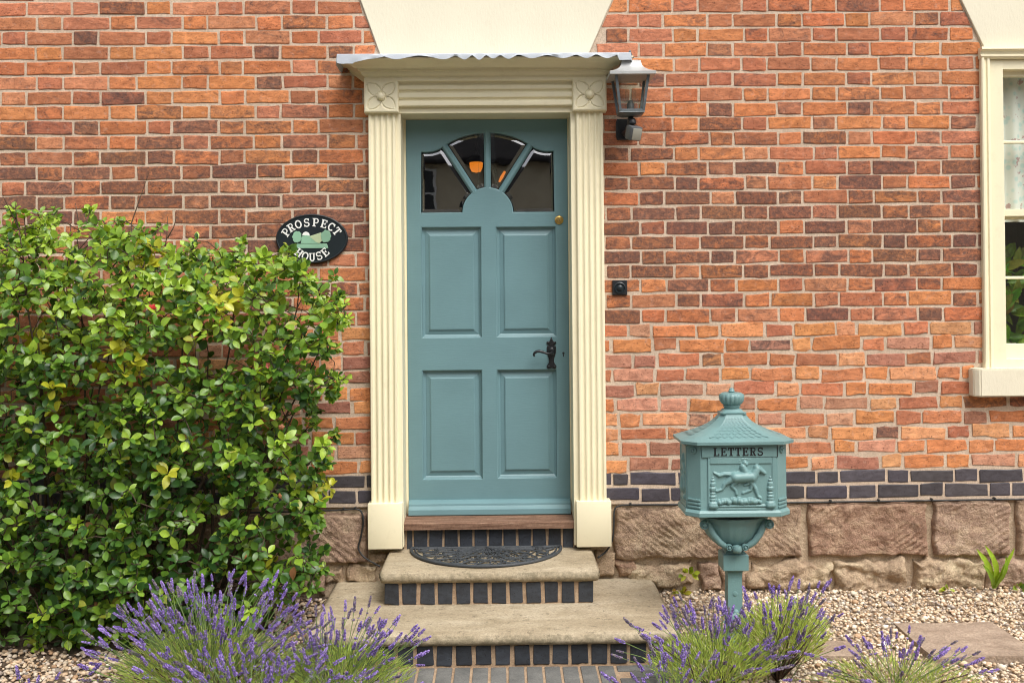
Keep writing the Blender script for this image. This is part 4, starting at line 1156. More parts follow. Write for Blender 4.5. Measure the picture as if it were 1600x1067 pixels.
mb = MB(); mb.prism(sq, [(bw_+.004, bw_+.004, zb_-.002), (bw_+.006, bw_+.006, zb_-.008), (.040, .040, lz(182)), (.016, .016, lz(183))]); mb.build('base_pan', ZINC_D, lant)
mb = MB(); mb.lathe([(.004, lz(165)), (.017, lz(163)), (.026, lz(155)), (.028, lz(147)), (.024, lz(139)), (.012, lz(134)), (.001, lz(132.5))], 20); mb.build('bulb', GLASSB, lant, smooth=True)
mb = MB(); mb.lathe([(.019, zb_+.004), (.019, lz(163)), (.014, lz(161)), (.014, lz(158))], 16); mb.build('bulb_holder', GREYP, lant, auto=40)
mb = MB(); mb.tube([(0, 0, lz(182)), (0, -.002, lz(188)), (0, .02, lz(195)), (-.006, .07, lz(201)), (-.012, .12, lz(203)), (-.014, .152, lz(199))], [.014, .016, .017, .018, .019, .020], 10); mb.build('arm', BLACK, lant, smooth=True)
o = plate('wall_plate', [[(-.052, lz(212)), (.034, lz(212)), (.040, lz(206)), (.040, lz(184)), (.034, lz(178)), (-.052, lz(178)), (-.058, lz(184)), (-.058, lz(206))]], .02, .006, -LY-.022, BLACK, lant, res=2)
mb = MB(); mb.box(-.034, .034, -.03, .03, -.036, .036, .010); o = mb.build('motion_sensor', GREYP, lant, auto=40); o.location = (.012, -.02, lz(209)); o.rotation_euler = (.35, 0, .45)
mb = MB(); mb.box(-.026, .026, -.0345, -.029, -.030, .028, .002); c = mb.build('sensor_lens', LENS, lant, auto=40); c.location = o.location; c.rotation_euler = o.rotation_euler
mb = MB(); mb.lathe([(.013, lz(196)), (.020, lz(194)), (.020, lz(189)), (.012, lz(186))], 12, (.006, -.014, 0)); mb.build('swivel_joint', BLACK, lant, auto=40)

# ------------------------------------------------------------------ black cables clipped along the foot of the brickwork
def cable(pts, label):
    P = [(WX(a, b, y), y, WZ(a, b, y)) for a, b, y in pts]
    # smooth the polyline
    out = []
    for i in range(len(P)-1):
        p0, p1, p2, p3 = [Vector(P[max(0, min(len(P)-1, i+q))]) for q in (-1, 0, 1, 2)]
        for t in (0, .25, .5, .75):
            out.append(.5*((2*p1)+(-p0+p2)*t+(2*p0-5*p1+4*p2-p3)*t*t+(-p0+3*p1-3*p2+p3)*t**3))
    out.append(Vector(P[-1]))
    mb = MB(); mb.tube(out, .0048, 8); root = mb.build('cable', CABLE, None, smooth=True)
    tag(root, label, 'cable', 'cables along the plinth'); return root
cL = cable([(380, 801, -.012), (460, 799, -.014), (530, 796.5, -.014), (556, 795, -.014), (565, 800, -.016), (567.5, 815, -.03), (564, 838, -.035), (560, 855, -.04), (566, 867, -.045), (578, 876, -.06), (594, 884.5, -.09)], 'black cable curving down left of the door to the upper step')
cR = cable([(1700, 778, -.012), (1600, 779.5, -.014), (1500, 781, -.014), (1400, 782.5, -.014), (1300, 784, -.014), (1240, 785, -.014), (1100, 788, -.012), (990, 788.5, -.014), (968, 790, -.014), (960, 797, -.018), (959, 820, -.03), (957, 842, -.035), (948, 860, -.04), (934, 871, -.06)], 'black cable along the blue bricks right of the door')
for root, cl in ((cL, [(537, 796), (555, 795)]), (cR, [(1298, 784), (1373, 783), (1456, 781.5), (1554, 780), (985, 788.5)])):
    for a, b in cl:
        x, z = W(a, b, -.014); mb = MB(); mb.box(x-.005, x+.005, -.024, .0, z-.003, z+.011, .002); mb.build('clip', CABLE, root)

# ------------------------------------------------------------------ cast letter box on a post
BYF = -.80                        # front face
bcx = WX(1155, 760, BYF); BYC = BYF+.135
box = empty('letter_box', (bcx, BYC, gz(bcx, BYC))); tag(box, 'teal cast metal letter box on a post with galloping horse and rider relief', 'letter box')
bz0 = gz(bcx, BYC)
bz = lambda py, Y=BYF: WZ(1150, py, Y)-bz0
hwid, hdep, chx, chy = .2215, .135, .050, .050
octo = lambda a, d, cx, cy: [(-a+cx, -d), (a-cx, -d), (a, -d+cy), (a, d-cy), (a-cx, d), (-a+cx, d), (-a, d-cy), (-a, -d+cy)]
def rings(mb, lst):
    n = 8; v = []
    for a, d, c, z in lst: v += [(x, y, z) for x, y in octo(a, d, c, c)]
    f = [(i*n+j, i*n+(j+1) % n, (i+1)*n+(j+1) % n, (i+1)*n+j) for i in range(len(lst)-1) for j in range(n)]
    f += [tuple(range(n-1, -1, -1)), tuple(range((len(lst)-1)*n, len(lst)*n))]
    mb.add(v, f)
zb0, zb1 = bz(803), bz(692)
mb = MB(); rings(mb, [(hwid, hdep, .05, zb0), (hwid, hdep, .05, zb1)]); mb.build('body', TEAL_BOX, box)
mb = MB(); rings(mb, [(hwid+.010, hdep+.010, .052, bz(807.5)), (hwid+.013, hdep+.016, .053, bz(806)), (hwid+.013, hdep+.016, .053, bz(800.5)), (hwid+.008, hdep+.008, .052, bz(797)), (hwid+.001, hdep+.001, .05, bz(796.5))]); mb.build('base_plate', TEAL_BOX, box)
# concave roof with scale pattern
ze, zr = bz(689), bz(644.5, BYC)
mb = MB(); lst = [(hwid+.018, hdep+.020, .058, bz(694.5)), (hwid+.030, hdep+.034, .060, bz(693.5)), (hwid+.031, hdep+.035, .060, ze)]
for i in range(1, 13):
    t = i/12; s = (1-t)**2.3; q = 1-t
    a = .054+(hwid+.026-.054)*(.26*q+.74*s); d = .044+(hdep+.030-.044)*(.26*q+.74*s); c = .018+.042*q
    lst.append((a, d, c, ze+.004+(zr-ze)*t))
rings(mb, lst); mb.build('roof', TEAL_BOX, box, auto=28)
mb = MB()
for i in range(1, 8):             # rows of raised scales on the front and side slopes
    t = (i+.2)/9.5; q = 1-t; s = q**1.75
    def sec_at(tt):
        qq = 1-tt; ss = qq**2.3
        return .054+(hwid+.026-.054)*(.26*qq+.74*ss), .044+(hdep+.030-.044)*(.26*qq+.74*ss), .018+.042*qq, ze+.004+(zr-ze)*tt
    a, d, c, z = sec_at(t); a2_, d2_, c2_, z2_ = sec_at(t+.07)
    nsc = 9-i//2
    for j in range(nsc):
        u0, u1 = -1+2*j/nsc, -1+2*(j+1)/nsc; um = (u0+u1)/2; w = a-c
        for sgn, face in ((1, 0), (1, 1), (-1, 1)):
            if face == 0:
                P = lambda u, tt, o_: (lambda S_: (u*(S_[0]-S_[2])*.94, -S_[1]-o_, S_[3]+o_*.6))(sec_at(tt))
            else:
                P = lambda u, tt, o_, sgn=sgn: (lambda S_: (sgn*(S_[0]+o_), u*(S_[1]-S_[2])*.9, S_[3]+o_*.6))(sec_at(tt))
            mb.add([P(u0, t+.075, .0003), P(u1, t+.075, .0003), P(u1-.02, t+.02, .0020), P(um, t-.03, .0030), P(u0+.02, t+.02, .0020), P(um, t+.075, .0010)], [(0, 4, 3, 5), (5, 3, 2, 1)])
o = mb.build('roof_scales', TEAL_BOX, box); o['kind'] = 'stuff'
# crown finial
yc = BYC
cr = lambda py: bz(py, yc)
mb = MB(); rings(mb, [(.056, .046, .012, cr(646.5)), (.059, .048, .012, cr(645.5)), (.059, .048, .012, cr(643)), (.046, .041, .012, cr(641.5)), (.043, .039, .014, cr(639.5)), (.038, .036, .016, cr(638))])
mb.lathe([(.034, cr(639)), (.035, cr(636)), (.041, cr(634)), (.034, cr(632))], 24)
mb.lathe([(.030, cr(633)), (.041, cr(630.5)), (.050, cr(626)), (.053, cr(620)), (.050, cr(615.5)), (.038, cr(613)), (.014, cr(613))], 48, flute=16, amp=.10)
mb.lathe([(.012, cr(613)), (.015, cr(611)), (.012, cr(609)), (.009, cr(606.5)), (.001, cr(605.5))], 14)
mb.build('crown_finial', TEAL_BOX, box, auto=45)
# flap, frame and lettering on the front
fyb = -hdep
def Bx(x, y):      # zoomed picture coordinates -> local x,z on the front face
    q = W(1040+x/4.448, 590+y/4.448, BYF); return q[0]-bcx, q[1]-bz0
fl, fr_, ft, fb = Bx(250, 500)[0], Bx(776, 500)[0], Bx(510, 452)[1], Bx(510, 553)[1]
mb = MB(); mb.box(fl, fr_-.004, fyb-.008, fyb+.01, fb+.002, ft, .0015); mb.build('letter_flap', TEAL_BOX, box, auto=40)
mb = MB(); mb.box(fr_-.0035, fr_+.001, fyb-.0045, fyb+.01, fb, ft); mb.build('flap_gap', INK, box)
tx0, tx1 = Bx(330, 515)[0], Bx(676, 515)[0]; tzb, tzt = Bx(500, 540)[1], Bx(500, 484)[1]
word = 'LETTERS'; lh = tzt-tzb; tot = sum(strokes(c)[1] for c in word)*lh; gap = ((tx1-tx0)-tot)/(len(word)-1); x = tx0
for ch in word:
    mb = MB(); w = strokes(ch)[1]*lh
    letter_mb(mb, ch, lambda a, b, x=x: (x+a, tzb+b), lh, .0015, fyb-.0092); mb.build('letter', INK, box); x += w+gap
caps = [(480, 690, 38, 600, 686, 36), (600, 690, 36, 618, 672, 30), (606, 684, 34, 638, 634, 25), (632, 626, 22, 660, 643, 18), (660, 643, 18, 688, 664, 12), (640, 604, 7, 646, 590, 3), (612, 640, 8, 628, 606, 7),
        (462, 672, 15, 410, 668, 13), (410, 668, 13, 372, 678, 13), (372, 678, 13, 334, 658, 7), (462, 700, 28, 408, 738, 14), (408, 738, 14, 392, 772, 10), (392, 772, 10, 352, 784, 9),
        (482, 716, 22, 458, 752, 12), (458, 752, 12, 486, 782, 9), (486, 782, 9, 490, 806, 10), (600, 712, 18, 592, 778, 10), (592, 778, 10, 536, 800, 9),
        (590, 718, 20, 622, 768, 12), (622, 768, 14, 640, 822, 10), (640, 822, 10, 658, 834, 11), (556, 660, 25, 536, 618, 22), (550, 592, 18, 558, 600, 17), (508, 577, 7, 592, 570, 7), (530, 566, 9, 566, 562, 9),
        (545, 622, 11, 578, 662, 10), (578, 662, 10, 630, 672, 7), (560, 688, 17, 574, 736, 11), (574, 736, 11, 548, 744, 8), (520, 690, 20, 545, 712, 18)]
rk = random.Random(2)
for i in range(17): caps.append((372+i*17, 852+rk.uniform(-8, 8), rk.uniform(14, 24), 384+i*17, 858+rk.uniform(-6, 6), rk.uniform(12, 20)))
for cx_, sc_ in ((326, 1), (728, 1)):
    for dy, r in ((693, 8), (712, 14), (734, 19), (744, 19), (766, 24), (776, 22), (800, 20), (822, 24), (842, 24), (856, 22), (872, 34), (884, 38)):
        caps.append((cx_-r*.35, dy, r*.62, cx_+r*.35, dy, r*.62))
caps += [(330, 888, 10, 726, 888, 10)]
CA = np.array(caps)
px_m = (5.4+BYF)/F/4.448
def relief_h(px, py):
    ax, ay, ar, bx_, by_, br = CA.T
    dx, dy = bx_-ax, by_-ay; L2 = dx*dx+dy*dy+1e-6
    t = np.clip(((px-ax)*dx+(py-ay)*dy)/L2, 0, 1); d = np.hypot(px-ax-t*dx, py-ay-t*dy); r = ar+(br-ar)*t
    h = np.where(d < r, np.sqrt(np.maximum(0, r*r-d*d)), 0)
    top2 = np.sort(h)[-2:]
    return top2[1]
rx0, rz1 = Bx(292, 556); rx1, rz0 = Bx(770, 915)
def hf_front(x, z):
    # back to zoom pixels on this plane (affine, small roll ignored)
    u = 292+(x-rx0)/(rx1-rx0)*(770-292); w = 556+(rz1-z)/(rz1-rz0)*(915-556)
    border = 0 if (308 < u < 736 and 600 < w < 900) else 1
    fr = .0045 if border else 0.0
    if 300 < u < 308 or 736 < u < 744: fr = .0022
    h = relief_h(u, w)*px_m*1.25
    return max(fr, h)
o = relief('relief_panel', rx0, rx1, rz0, rz1, .0022, hf_front, fyb-.0008, TEAL_BOX, box, .01)
# side panels: simpler relief of a scroll urn, right and left alike
CA_side = [(0, -.06, .026, 0, -.02, .022), (0, -.02, .012, 0, .045, .010), (-.035, .02, .012, .0, .05, .012), (.035, .02, .012, 0, .05, .012), (-.04, -.05, .014, -.03, .0, .012), (.04, -.05, .014, .03, 0, .012), (0, .07, .018, 0, .085, .012), (-.03, -.10, .014, .03, -.10, .014)]
def side_h(x, z):
    h = 0
    for ax, ay, ar, bx_, by_, br in CA_side:
        dx, dy = bx_-ax, by_-ay; t = min(1, max(0, ((x-ax)*dx+(z-ay)*dy)/(dx*dx+dy*dy+1e-9))); d = math.hypot(x-ax-t*dx, z-ay-t*dy); r = ar+(br-ar)*t
        if d < r: h = max(h, math.sqrt(r*r-d*d))
    return max(h*.8, .004 if abs(x) > .066 or abs(z) > .125 else 0)
for sg in (-1, 1):
    zc = (zb0+zb1)/2
    o = relief('side_panel', -.076, .076, -.140, .140, .004, side_h, 0, TEAL_BOX, box, .006)
    o.location = (sg*(hwid+.0008), 0, zc); o.rotation_euler.z = -math.pi/2 if sg < 0 else math.pi/2
# round studs and ribs on the chamfered corners
for sg in (-1, 1):
    ccx, ccy = sg*(hwid-.025), -hdep+.025; nv = Vector((sg*.707, -.707, 0))
    for kind in range(2):
        mb = MB()
        if kind == 0:
            mb.lathe([(.016, 0), (.016, .004), (.012, .007), (.010, .004), (.006, .004), (.005, .009), (.0005, .010)], 20, (0, 0, 0), 'y'); nm = 'stud'
        else:
            for i in range(3):
                mb.box(-.034, .034, -.006, .004, -.004+i*.016, .006+i*.016, .002)
            nm = 'corner_rib'
        o = mb.build(nm, TEAL_BOX, box, auto=40); o.rotation_euler.z = sg*math.pi/4
        o.location = (ccx+nv.x*.0005, ccy+nv.y*.0005, bz(704) if kind == 0 else bz(793))
# bowl bracket with scrolls
pz = lambda py: bz(py, BYC)
mb = MB(); mb.lathe([(.036, pz(855)), (.062, pz(851)), (.090, pz(844)), (.116, pz(833)), (.132, pz(820)), (.140, pz(811)), (.150, pz(808)), (.150, pz(804))], 60, (0, 0, 0), 'z', 22, .07, .72); mb.build('bowl', TEAL_BOX, box, auto=50)
mb = MB()
for sg in (-1, 1):
    pts = [(sg*.020, -.058, pz(852)), (sg*.044, -.070, pz(849)), (sg*.076, -.074, pz(841)), (sg*.104, -.072, pz(829)), (sg*.124, -.066, pz(816)), (sg*.134, -.060, pz(806))]
    mb.tube(pts, [.010, .013, .015, .016, .016, .015], 8)
    for (cx_, cz_, r0) in ((sg*.146, pz(813), .021), (sg*.036, pz(848), .015)):
        mb.lathe([(r0, 0), (r0, .014), (r0*.8, .020), (r0*.62, .014), (r0*.45, .014), (r0*.35, .022), (.0005, .024)], 20, (cx_, -.072, cz_), 'y')
mb.lathe([(.001, pz(858)), (.018, pz(856)), (.024, pz(851)), (.019, pz(846)), (.001, pz(844))], 18, (0, -.080, 0)); mb.build('scroll_bracket', TEAL_BOX, box, auto=50)
mb = MB(); bq = lambda w, py: (w, w, pz(py))
mb.prism(sq, [bq(.044, 862.5), bq(.044, 859), bq(.036, 857), bq(.028, 852)]); mb.prism(sq, [bq(.046, 888), bq(.057, 886), bq(.057, 863), bq(.052, 861.5), bq(.044, 861)])
mb.build('post_block', TEAL_BOX, box, auto=20)
mb = MB(); mb.prism(sq, [(.042, .042, -.05), (.039, .039, .02), bq(.0335, 955), bq(.0315, 900), bq(.034, 890), bq(.043, 887.5)]); mb.build('post', TEAL_BOX, box)
mb = MB(); mb.lathe([(.011, 0), (.011, .003), (.009, .004), (.0005, .004)], 16, (.0, -.0315, pz(924)), 'y')
mb.lathe([(.014, 0), (.012, .009), (.006, .013), (.0005, .014)], 16, (0, -.036, pz(952)), 'y')
for i in range(7):
    a = math.radians(-58+i*19.4); L_ = .075
    mb.tube([(0, -.046, pz(953)), (L_*.5*math.sin(a), -.055, pz(953)-L_*.5*math.cos(a)), (L_*math.sin(a)*.9, -.050, pz(953)-L_*math.cos(a))], [.006, .010, .005], 7)
o = mb.build('shell_ornament', TEAL_BOX, box, auto=50); o['kind'] = 'stuff'

# ------------------------------------------------------------------ plants
def leaf_template(L=1.0, wd=.5, fold=.16, curl=.18, n=5, tipw=.0, shape='obovate'):
    v = []; f = []
    for i in range(n+1):
        t = i/n
        w = (math.sin(math.pi*min(1, t**1.15))**.70)*wd/2 if shape == 'obovate' else wd/2*(math.sin(math.pi*(t**.7))**.6)
        if i == 0: w = .03*wd
        if i == n: w = 0.004
        z = -curl*t*t
        v += [(-w, L*t, z+fold*w*1.2), (0, L*t, z), (w, L*t, z+fold*w*1.2)]
    for i in range(n):
        a = i*3
        f += [(a, a+1, a+4, a+3), (a+1, a+2, a+5, a+4)]
    return np.array(v), f
LEAVES = [leaf_template(1, .62, .35, .10), leaf_template(1, .54, .25, .25), leaf_template(1, .68, .45, .02), leaf_template(1, .56, .10, .42), leaf_template(1, .70, .3, -.08)]

# --- leafy shrub against the wall
def sdist(x, y, poly):
    best = 1e9
    for i in range(len(poly)):
        ax, ay = poly[i-1]; bx_, by_ = poly[i]; dx, dy = bx_-ax, by_-ay
        t = max(0, min(1, ((x-ax)*dx+(y-ay)*dy)/(dx*dx+dy*dy+1e-9))); best = min(best, math.hypot(x-ax-t*dx, y-ay-t*dy))
    return best
SB = [(-150, 335)] + BUSH_PX[1:-1] + [(-150, 1030)]
shrub = empty('leafy_shrub', (-1.75, -.42, -.03)); tag(shrub, 'large dense leafy green shrub with a few red flowers against the brick wall', 'shrub')
so = np.array(shrub.location)
Rb = random.Random(21)
stems = []          # list of polylines (Vectors)
bases = [(-2.35, -.40), (-2.12, -.30), (-1.98, -.45), (-1.82, -.34), (-1.66, -.46), (-1.52, -.30), (-1.42, -.40), (-2.55, -.34), (-1.74, -.20), (-2.22, -.22)]
tgt = [(-120, 380), (30, 360), (110, 350), (205, 350), (290, 395), (380, 400), (470, 430), (525, 500), (520, 590), (515, 690), (500, 800), (495, 890), (60, 520), (180, 480), (320, 520), (420, 560), (240, 620), (100, 700), (380, 680), (0, 620), (300, 800), (150, 850), (420, 800), (20, 860), (-60, 760), (340, 920), (60, 960), (200, 960)]
for i, (a, b) in enumerate(tgt):
    Yt = Rb.uniform(-.70, -.12); x, z = W(a, b, Yt); p1 = Vector((x, Yt, z))
    bb = min(bases, key=lambda q: abs(q[0]-x*.55-(-.85)) + Rb.uniform(0, .5)); p0 = Vector((bb[0], bb[1], -.05))
    mid = p0.lerp(p1, .45) + Vector((Rb.gauss(0, .07)-.12*(p1.x-p0.x), Rb.gauss(0, .07), .10)); n = 12; pts = []
    for k in range(n+1):
        t = k/n; q = p0*(1-t)**2+mid*2*t*(1-t)+p1*t*t
        q += Vector((mnoise.noise((t*4, i, 0)), mnoise.noise((t*4, i, 5)), mnoise.noise((t*4, i, 9))))*.045*min(1, t*3); pts.append(q)
    stems.append(pts)
SP = np.array([p[:] for s in stems for p in s[2:]])
clusters = []
tries = 0
while len(clusters) < 3500 and tries < 120000:
    tries += 1
    px, py = Rb.uniform(-140, 548), Rb.uniform(330, 1028)
    if not in_poly(px, py, SB): continue
    sdv = sdist(px, py, SB)
    nz = mnoise.noise((px*.014, py*.017, 2.0)) + .5*mnoise.noise((px*.035, py*.035, 7.0))
    if nz < -.27 and Rb.random() < .72: continue
    half = .10 + .34*min(1, sdv/130)**.6
    # leaves gather towards the outside, on the side that faces the light
    u = Rb.random(); dpt = -half*(1-1.8*u**1.7) if Rb.random() < .66 else Rb.uniform(-half*.3, half)
    Yc = -.44+dpt
    if py > 900: Yc -= .10
    x, z = W(px, py, max(-.90, min(-.07, Yc))); clusters.append((Vector((x, max(-.90, min(-.07, Yc)), max(z, gz(x, Yc)+.02))), px, py, sdv))
edge = [(a_, b_) for a_, b_ in zip(SB[:-3], SB[1:-2])]
for k in range(46):               # young shoots that break the outline
    (ax, ay), (bx_, by_) = edge[Rb.randrange(len(edge))]; t = Rb.random(); ex, ey = ax+(bx_-ax)*t, ay+(by_-ay)*t
    nx_, ny_ = (by_-ay), -(bx_-ax); nl_ = math.hypot(nx_, ny_)+1e-6; nx_, ny_ = nx_/nl_, ny_/nl_
    Yc = Rb.uniform(-.62, -.25); reach = Rb.uniform(4, 17)
    if ey < 420 and 395 < ex < 560: reach = 2
    for q in (.35, .7, 1.0):
        x, z = W(ex+nx_*reach*q+Rb.gauss(0, 2), ey+ny_*reach*q+Rb.gauss(0, 2)-4*q, Yc); clusters.append((Vector((x, Yc, z)), ex, ey, 4))
YEL = [(352, 480, 34), (60, 530, 30), (190, 548, 26), (205, 575, 22), (100, 612, 24), (228, 400, 22), (15, 740, 22), (265, 735, 12), (505, 770, 20), (250, 398, 14), (410, 880, 16), (228, 830, 8), (75, 650, 16), (160, 580, 16)]
# twigs grow from the nearest stem or the nearest twig already there
pos = np.array([c[0][:] for c in clusters]); dist = np.array([np.linalg.norm(SP-p, axis=1).min() for p in pos])
near = {}; nodes = np.empty((len(SP)+len(pos), 3)); nodes[:len(SP)] = SP; nn_ = len(SP)
for ci in np.argsort(dist):
    d = np.linalg.norm(nodes[:nn_]-pos[ci], axis=1) + np.maximum(0, nodes[:nn_, 2]-pos[ci][2])*.5
    near[int(ci)] = Vector(nodes[int(np.argmin(d))]); nodes[nn_] = pos[ci]; nn_ += 1
twig = MB(); lv = []      # leaf records: verts(np), colour, centre, area
sun_side = Vector((.2, -.62, .75)).normalized()
for ci, (c, px, py, sdv) in enumerate(clusters):
    q = near[ci]
    dirv = (c-q); L = dirv.length
    if L < 1e-4: dirv = Vector((0, -1, .4)); L = .01
    dn = dirv.normalized()
    mid = q.lerp(c, .55)+Vector((Rb.gauss(0, .012), Rb.gauss(0, .012), .02*min(1, L/.2)))
    if L > .02: twig.tube([q, mid, c], [.0030, .0022, .0014], 4, False)
    grow = (dn*.5 + Vector((Rb.gauss(0, .30), -.42+Rb.gauss(0, .25), .42+Rb.gauss(0, .3)))).normalized()
    nl = Rb.randint(3, 6); yel = 0
    for (yx, yy, yr) in YEL:
        if math.hypot(px-yx, py-yy) < yr*.85: yel = 1
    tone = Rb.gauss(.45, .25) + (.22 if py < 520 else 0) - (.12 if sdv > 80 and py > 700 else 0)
    a0_ = Rb.uniform(0, 6.28); perp = grow.orthogonal().normalized(); perp2 = grow.cross(perp)
    for k in range(nl):
        a = a0_ + k*2.4; t = k/nl
        out = (perp*math.cos(a)+perp2*math.sin(a)); ld = (out*.85+grow*(.25+.55*t)+Vector((0, -.12, Rb.gauss(-.05, .18)))).normalized()
        up = (sun_side*.9 + grow*.6 + Vector((Rb.gauss(0, .45), Rb.gauss(0, .45), Rb.gauss(0, .45)))); side = ld.cross(up)
        if side.length < 1e-3: side = ld.orthogonal()
        side.normalize(); up = side.cross(ld)
        s = Rb.triangular(.024, .066, .048)*(1.15 if yel else 1)*(1-.25*(sdv < 12)); base = c - grow*(.022*(1-t)) + out*.004
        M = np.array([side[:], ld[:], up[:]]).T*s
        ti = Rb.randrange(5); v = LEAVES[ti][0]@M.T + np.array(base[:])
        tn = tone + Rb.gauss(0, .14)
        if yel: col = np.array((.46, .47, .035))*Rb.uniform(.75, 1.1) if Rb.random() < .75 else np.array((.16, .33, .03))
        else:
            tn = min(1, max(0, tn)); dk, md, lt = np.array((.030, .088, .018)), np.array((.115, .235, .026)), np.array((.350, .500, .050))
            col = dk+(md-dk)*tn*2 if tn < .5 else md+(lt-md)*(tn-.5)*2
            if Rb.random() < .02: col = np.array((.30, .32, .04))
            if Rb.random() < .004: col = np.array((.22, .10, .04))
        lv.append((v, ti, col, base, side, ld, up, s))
# rank the leaves by how much of each the photograph shows
cell = {}
for i, (v, ti, col, base, side, ld, up, s) in enumerate(lv):
    c = base + ld*s*.5; px, py = PJ(c); view = (CAM-c).normalized()
    ar = abs(up.dot(view))*s*s
    kx = (int(px//15), int(py//15))
    if -8 < px < 1600 and py < 1060 and (kx not in cell or c.y - ar*40 < cell[kx][0]): cell[kx] = (c.y-ar*40, ar, i)
best = sorted(cell.values(), key=lambda q: -q[1])[:300]; pick = {q[2] for q in best}
lmesh = []
for t in LEAVES:
    me = bpy.data.meshes.new('leaf'); me.from_pydata([tuple(p) for p in t[0]], [], t[1]); me.polygons.foreach_set('use_smooth', [True]*len(me.polygons)); me.materials.append(LEAF_O); lmesh.append(me)
V, Fa, Cc = [], [], []; nv = 0
for i, (v, ti, col, base, side, ld, up, s) in enumerate(lv):
    if i in pick:
        o = bpy.data.objects.new('leaf', lmesh[ti]); link(o, shrub)
        o.matrix_basis = Matrix.Translation(base-shrub.location) @ Matrix((side*s, ld*s, up*s)).transposed().to_4x4()
        o.color = (*col, 1)
    else:
        V.append(v); Fa += [tuple(q+nv for q in t) for t in LEAVES[ti][1]]; nv += len(v); Cc.append(np.tile((*col, 1), (len(v), 1)))
o = mesh_obj('foliage', np.vstack(V)-so, Fa, LEAF_A, shrub, True, np.vstack(Cc)); o['kind'] = 'stuff'
brm = MB()
for s in stems:
    n = len(s); brm.tube(s, [.011*(1-.78*k/(n-1)) for k in range(n)], 6)
brm.v += []; o = brm.build('branches', BARK, shrub, smooth=True); o.data.transform(Matrix.Translation(-shrub.location))
for k in range(130):              # bare side twigs deep in the shrub
    q = Vector(SP[Rb.randrange(len(SP))]); e = q+Vector((Rb.gauss(0, .09), Rb.gauss(-.02, .06), Rb.gauss(.05, .09))); twig.tube([q, q.lerp(e, .5)+Vector((0, 0, Rb.gauss(0, .02))), e], [.0030, .0022, .0010], 4, False)
for (a, b, c_, d_) in ((118, 318, 122, 372), (262, 338, 255, 400), (276, 338, 262, 372), (250, 360, 252, 430)):   # thin shoots above the top
    x0, z0 = W(a, b, -.25); x1, z1 = W(c_, d_, -.28); twig.tube([(x1, -.28, z1), ((x0+x1)/2+.006, -.26, (z0+z1)/2), (x0, -.25, z0)], [.0032, .0026, .0014], 5)
o = twig.build('twigs', BARK, shrub, smooth=True, recalc=False); o.data.transform(Matrix.Translation(-shrub.location))
# red blossoms
fv, ff = leaf_template(1, .85, .5, -.25, 4)
pv_, pf_ = [], []
for k in range(5):
    a = 2*math.pi*k/5; ca, sa = math.cos(a), math.sin(a); n0 = len(pv_)
    for p in fv: y = p[1]; pv_.append((ca*p[0]-sa*y, sa*p[0]+ca*y, p[2]*.6+.25*y*y))
    pf_ += [tuple(q+n0 for q in t) for t in ff]
fme = bpy.data.meshes.new('flower'); fme.from_pydata(pv_, [], pf_); fme.materials.append(PETAL)
for a, b, Y, s, col in ((238, 482, -.84, .020, (.55, .035, .03)), (98, 582, -.80, .018, (.62, .16, .11)), (212, 345, -.42, .016, (.58, .07, .07)), (233, 364, -.45, .012, (.5, .06, .06)), (292, 800, -.84, .011, (.6, .05, .05)), (420, 571, -.80, .015, (.50, .13, .11)),
                        (182, 620, -.82, .014, (.62, .28, .13)), (440, 668, -.74, .016, (.50, .22, .13)), (14, 442, -.72, .015, (.60, .09, .09)), (436, 775, -.74, .014, (.52, .22, .10)), (385, 870, -.8, .012, (.5, .2, .1)), (152, 710, -.80, .010, (.5, .12, .07))):
    x, z = W(a, b, Y); o = link(bpy.data.objects.new('flower', fme), shrub); o.location = Vector((x, Y, z))-shrub.location; o.scale = (s, s, s)
    o.rotation_euler = (1.25+Rb.gauss(0, .3), Rb.gauss(0, .4), Rb.uniform(0, 6)); o.color = (*col, 1)

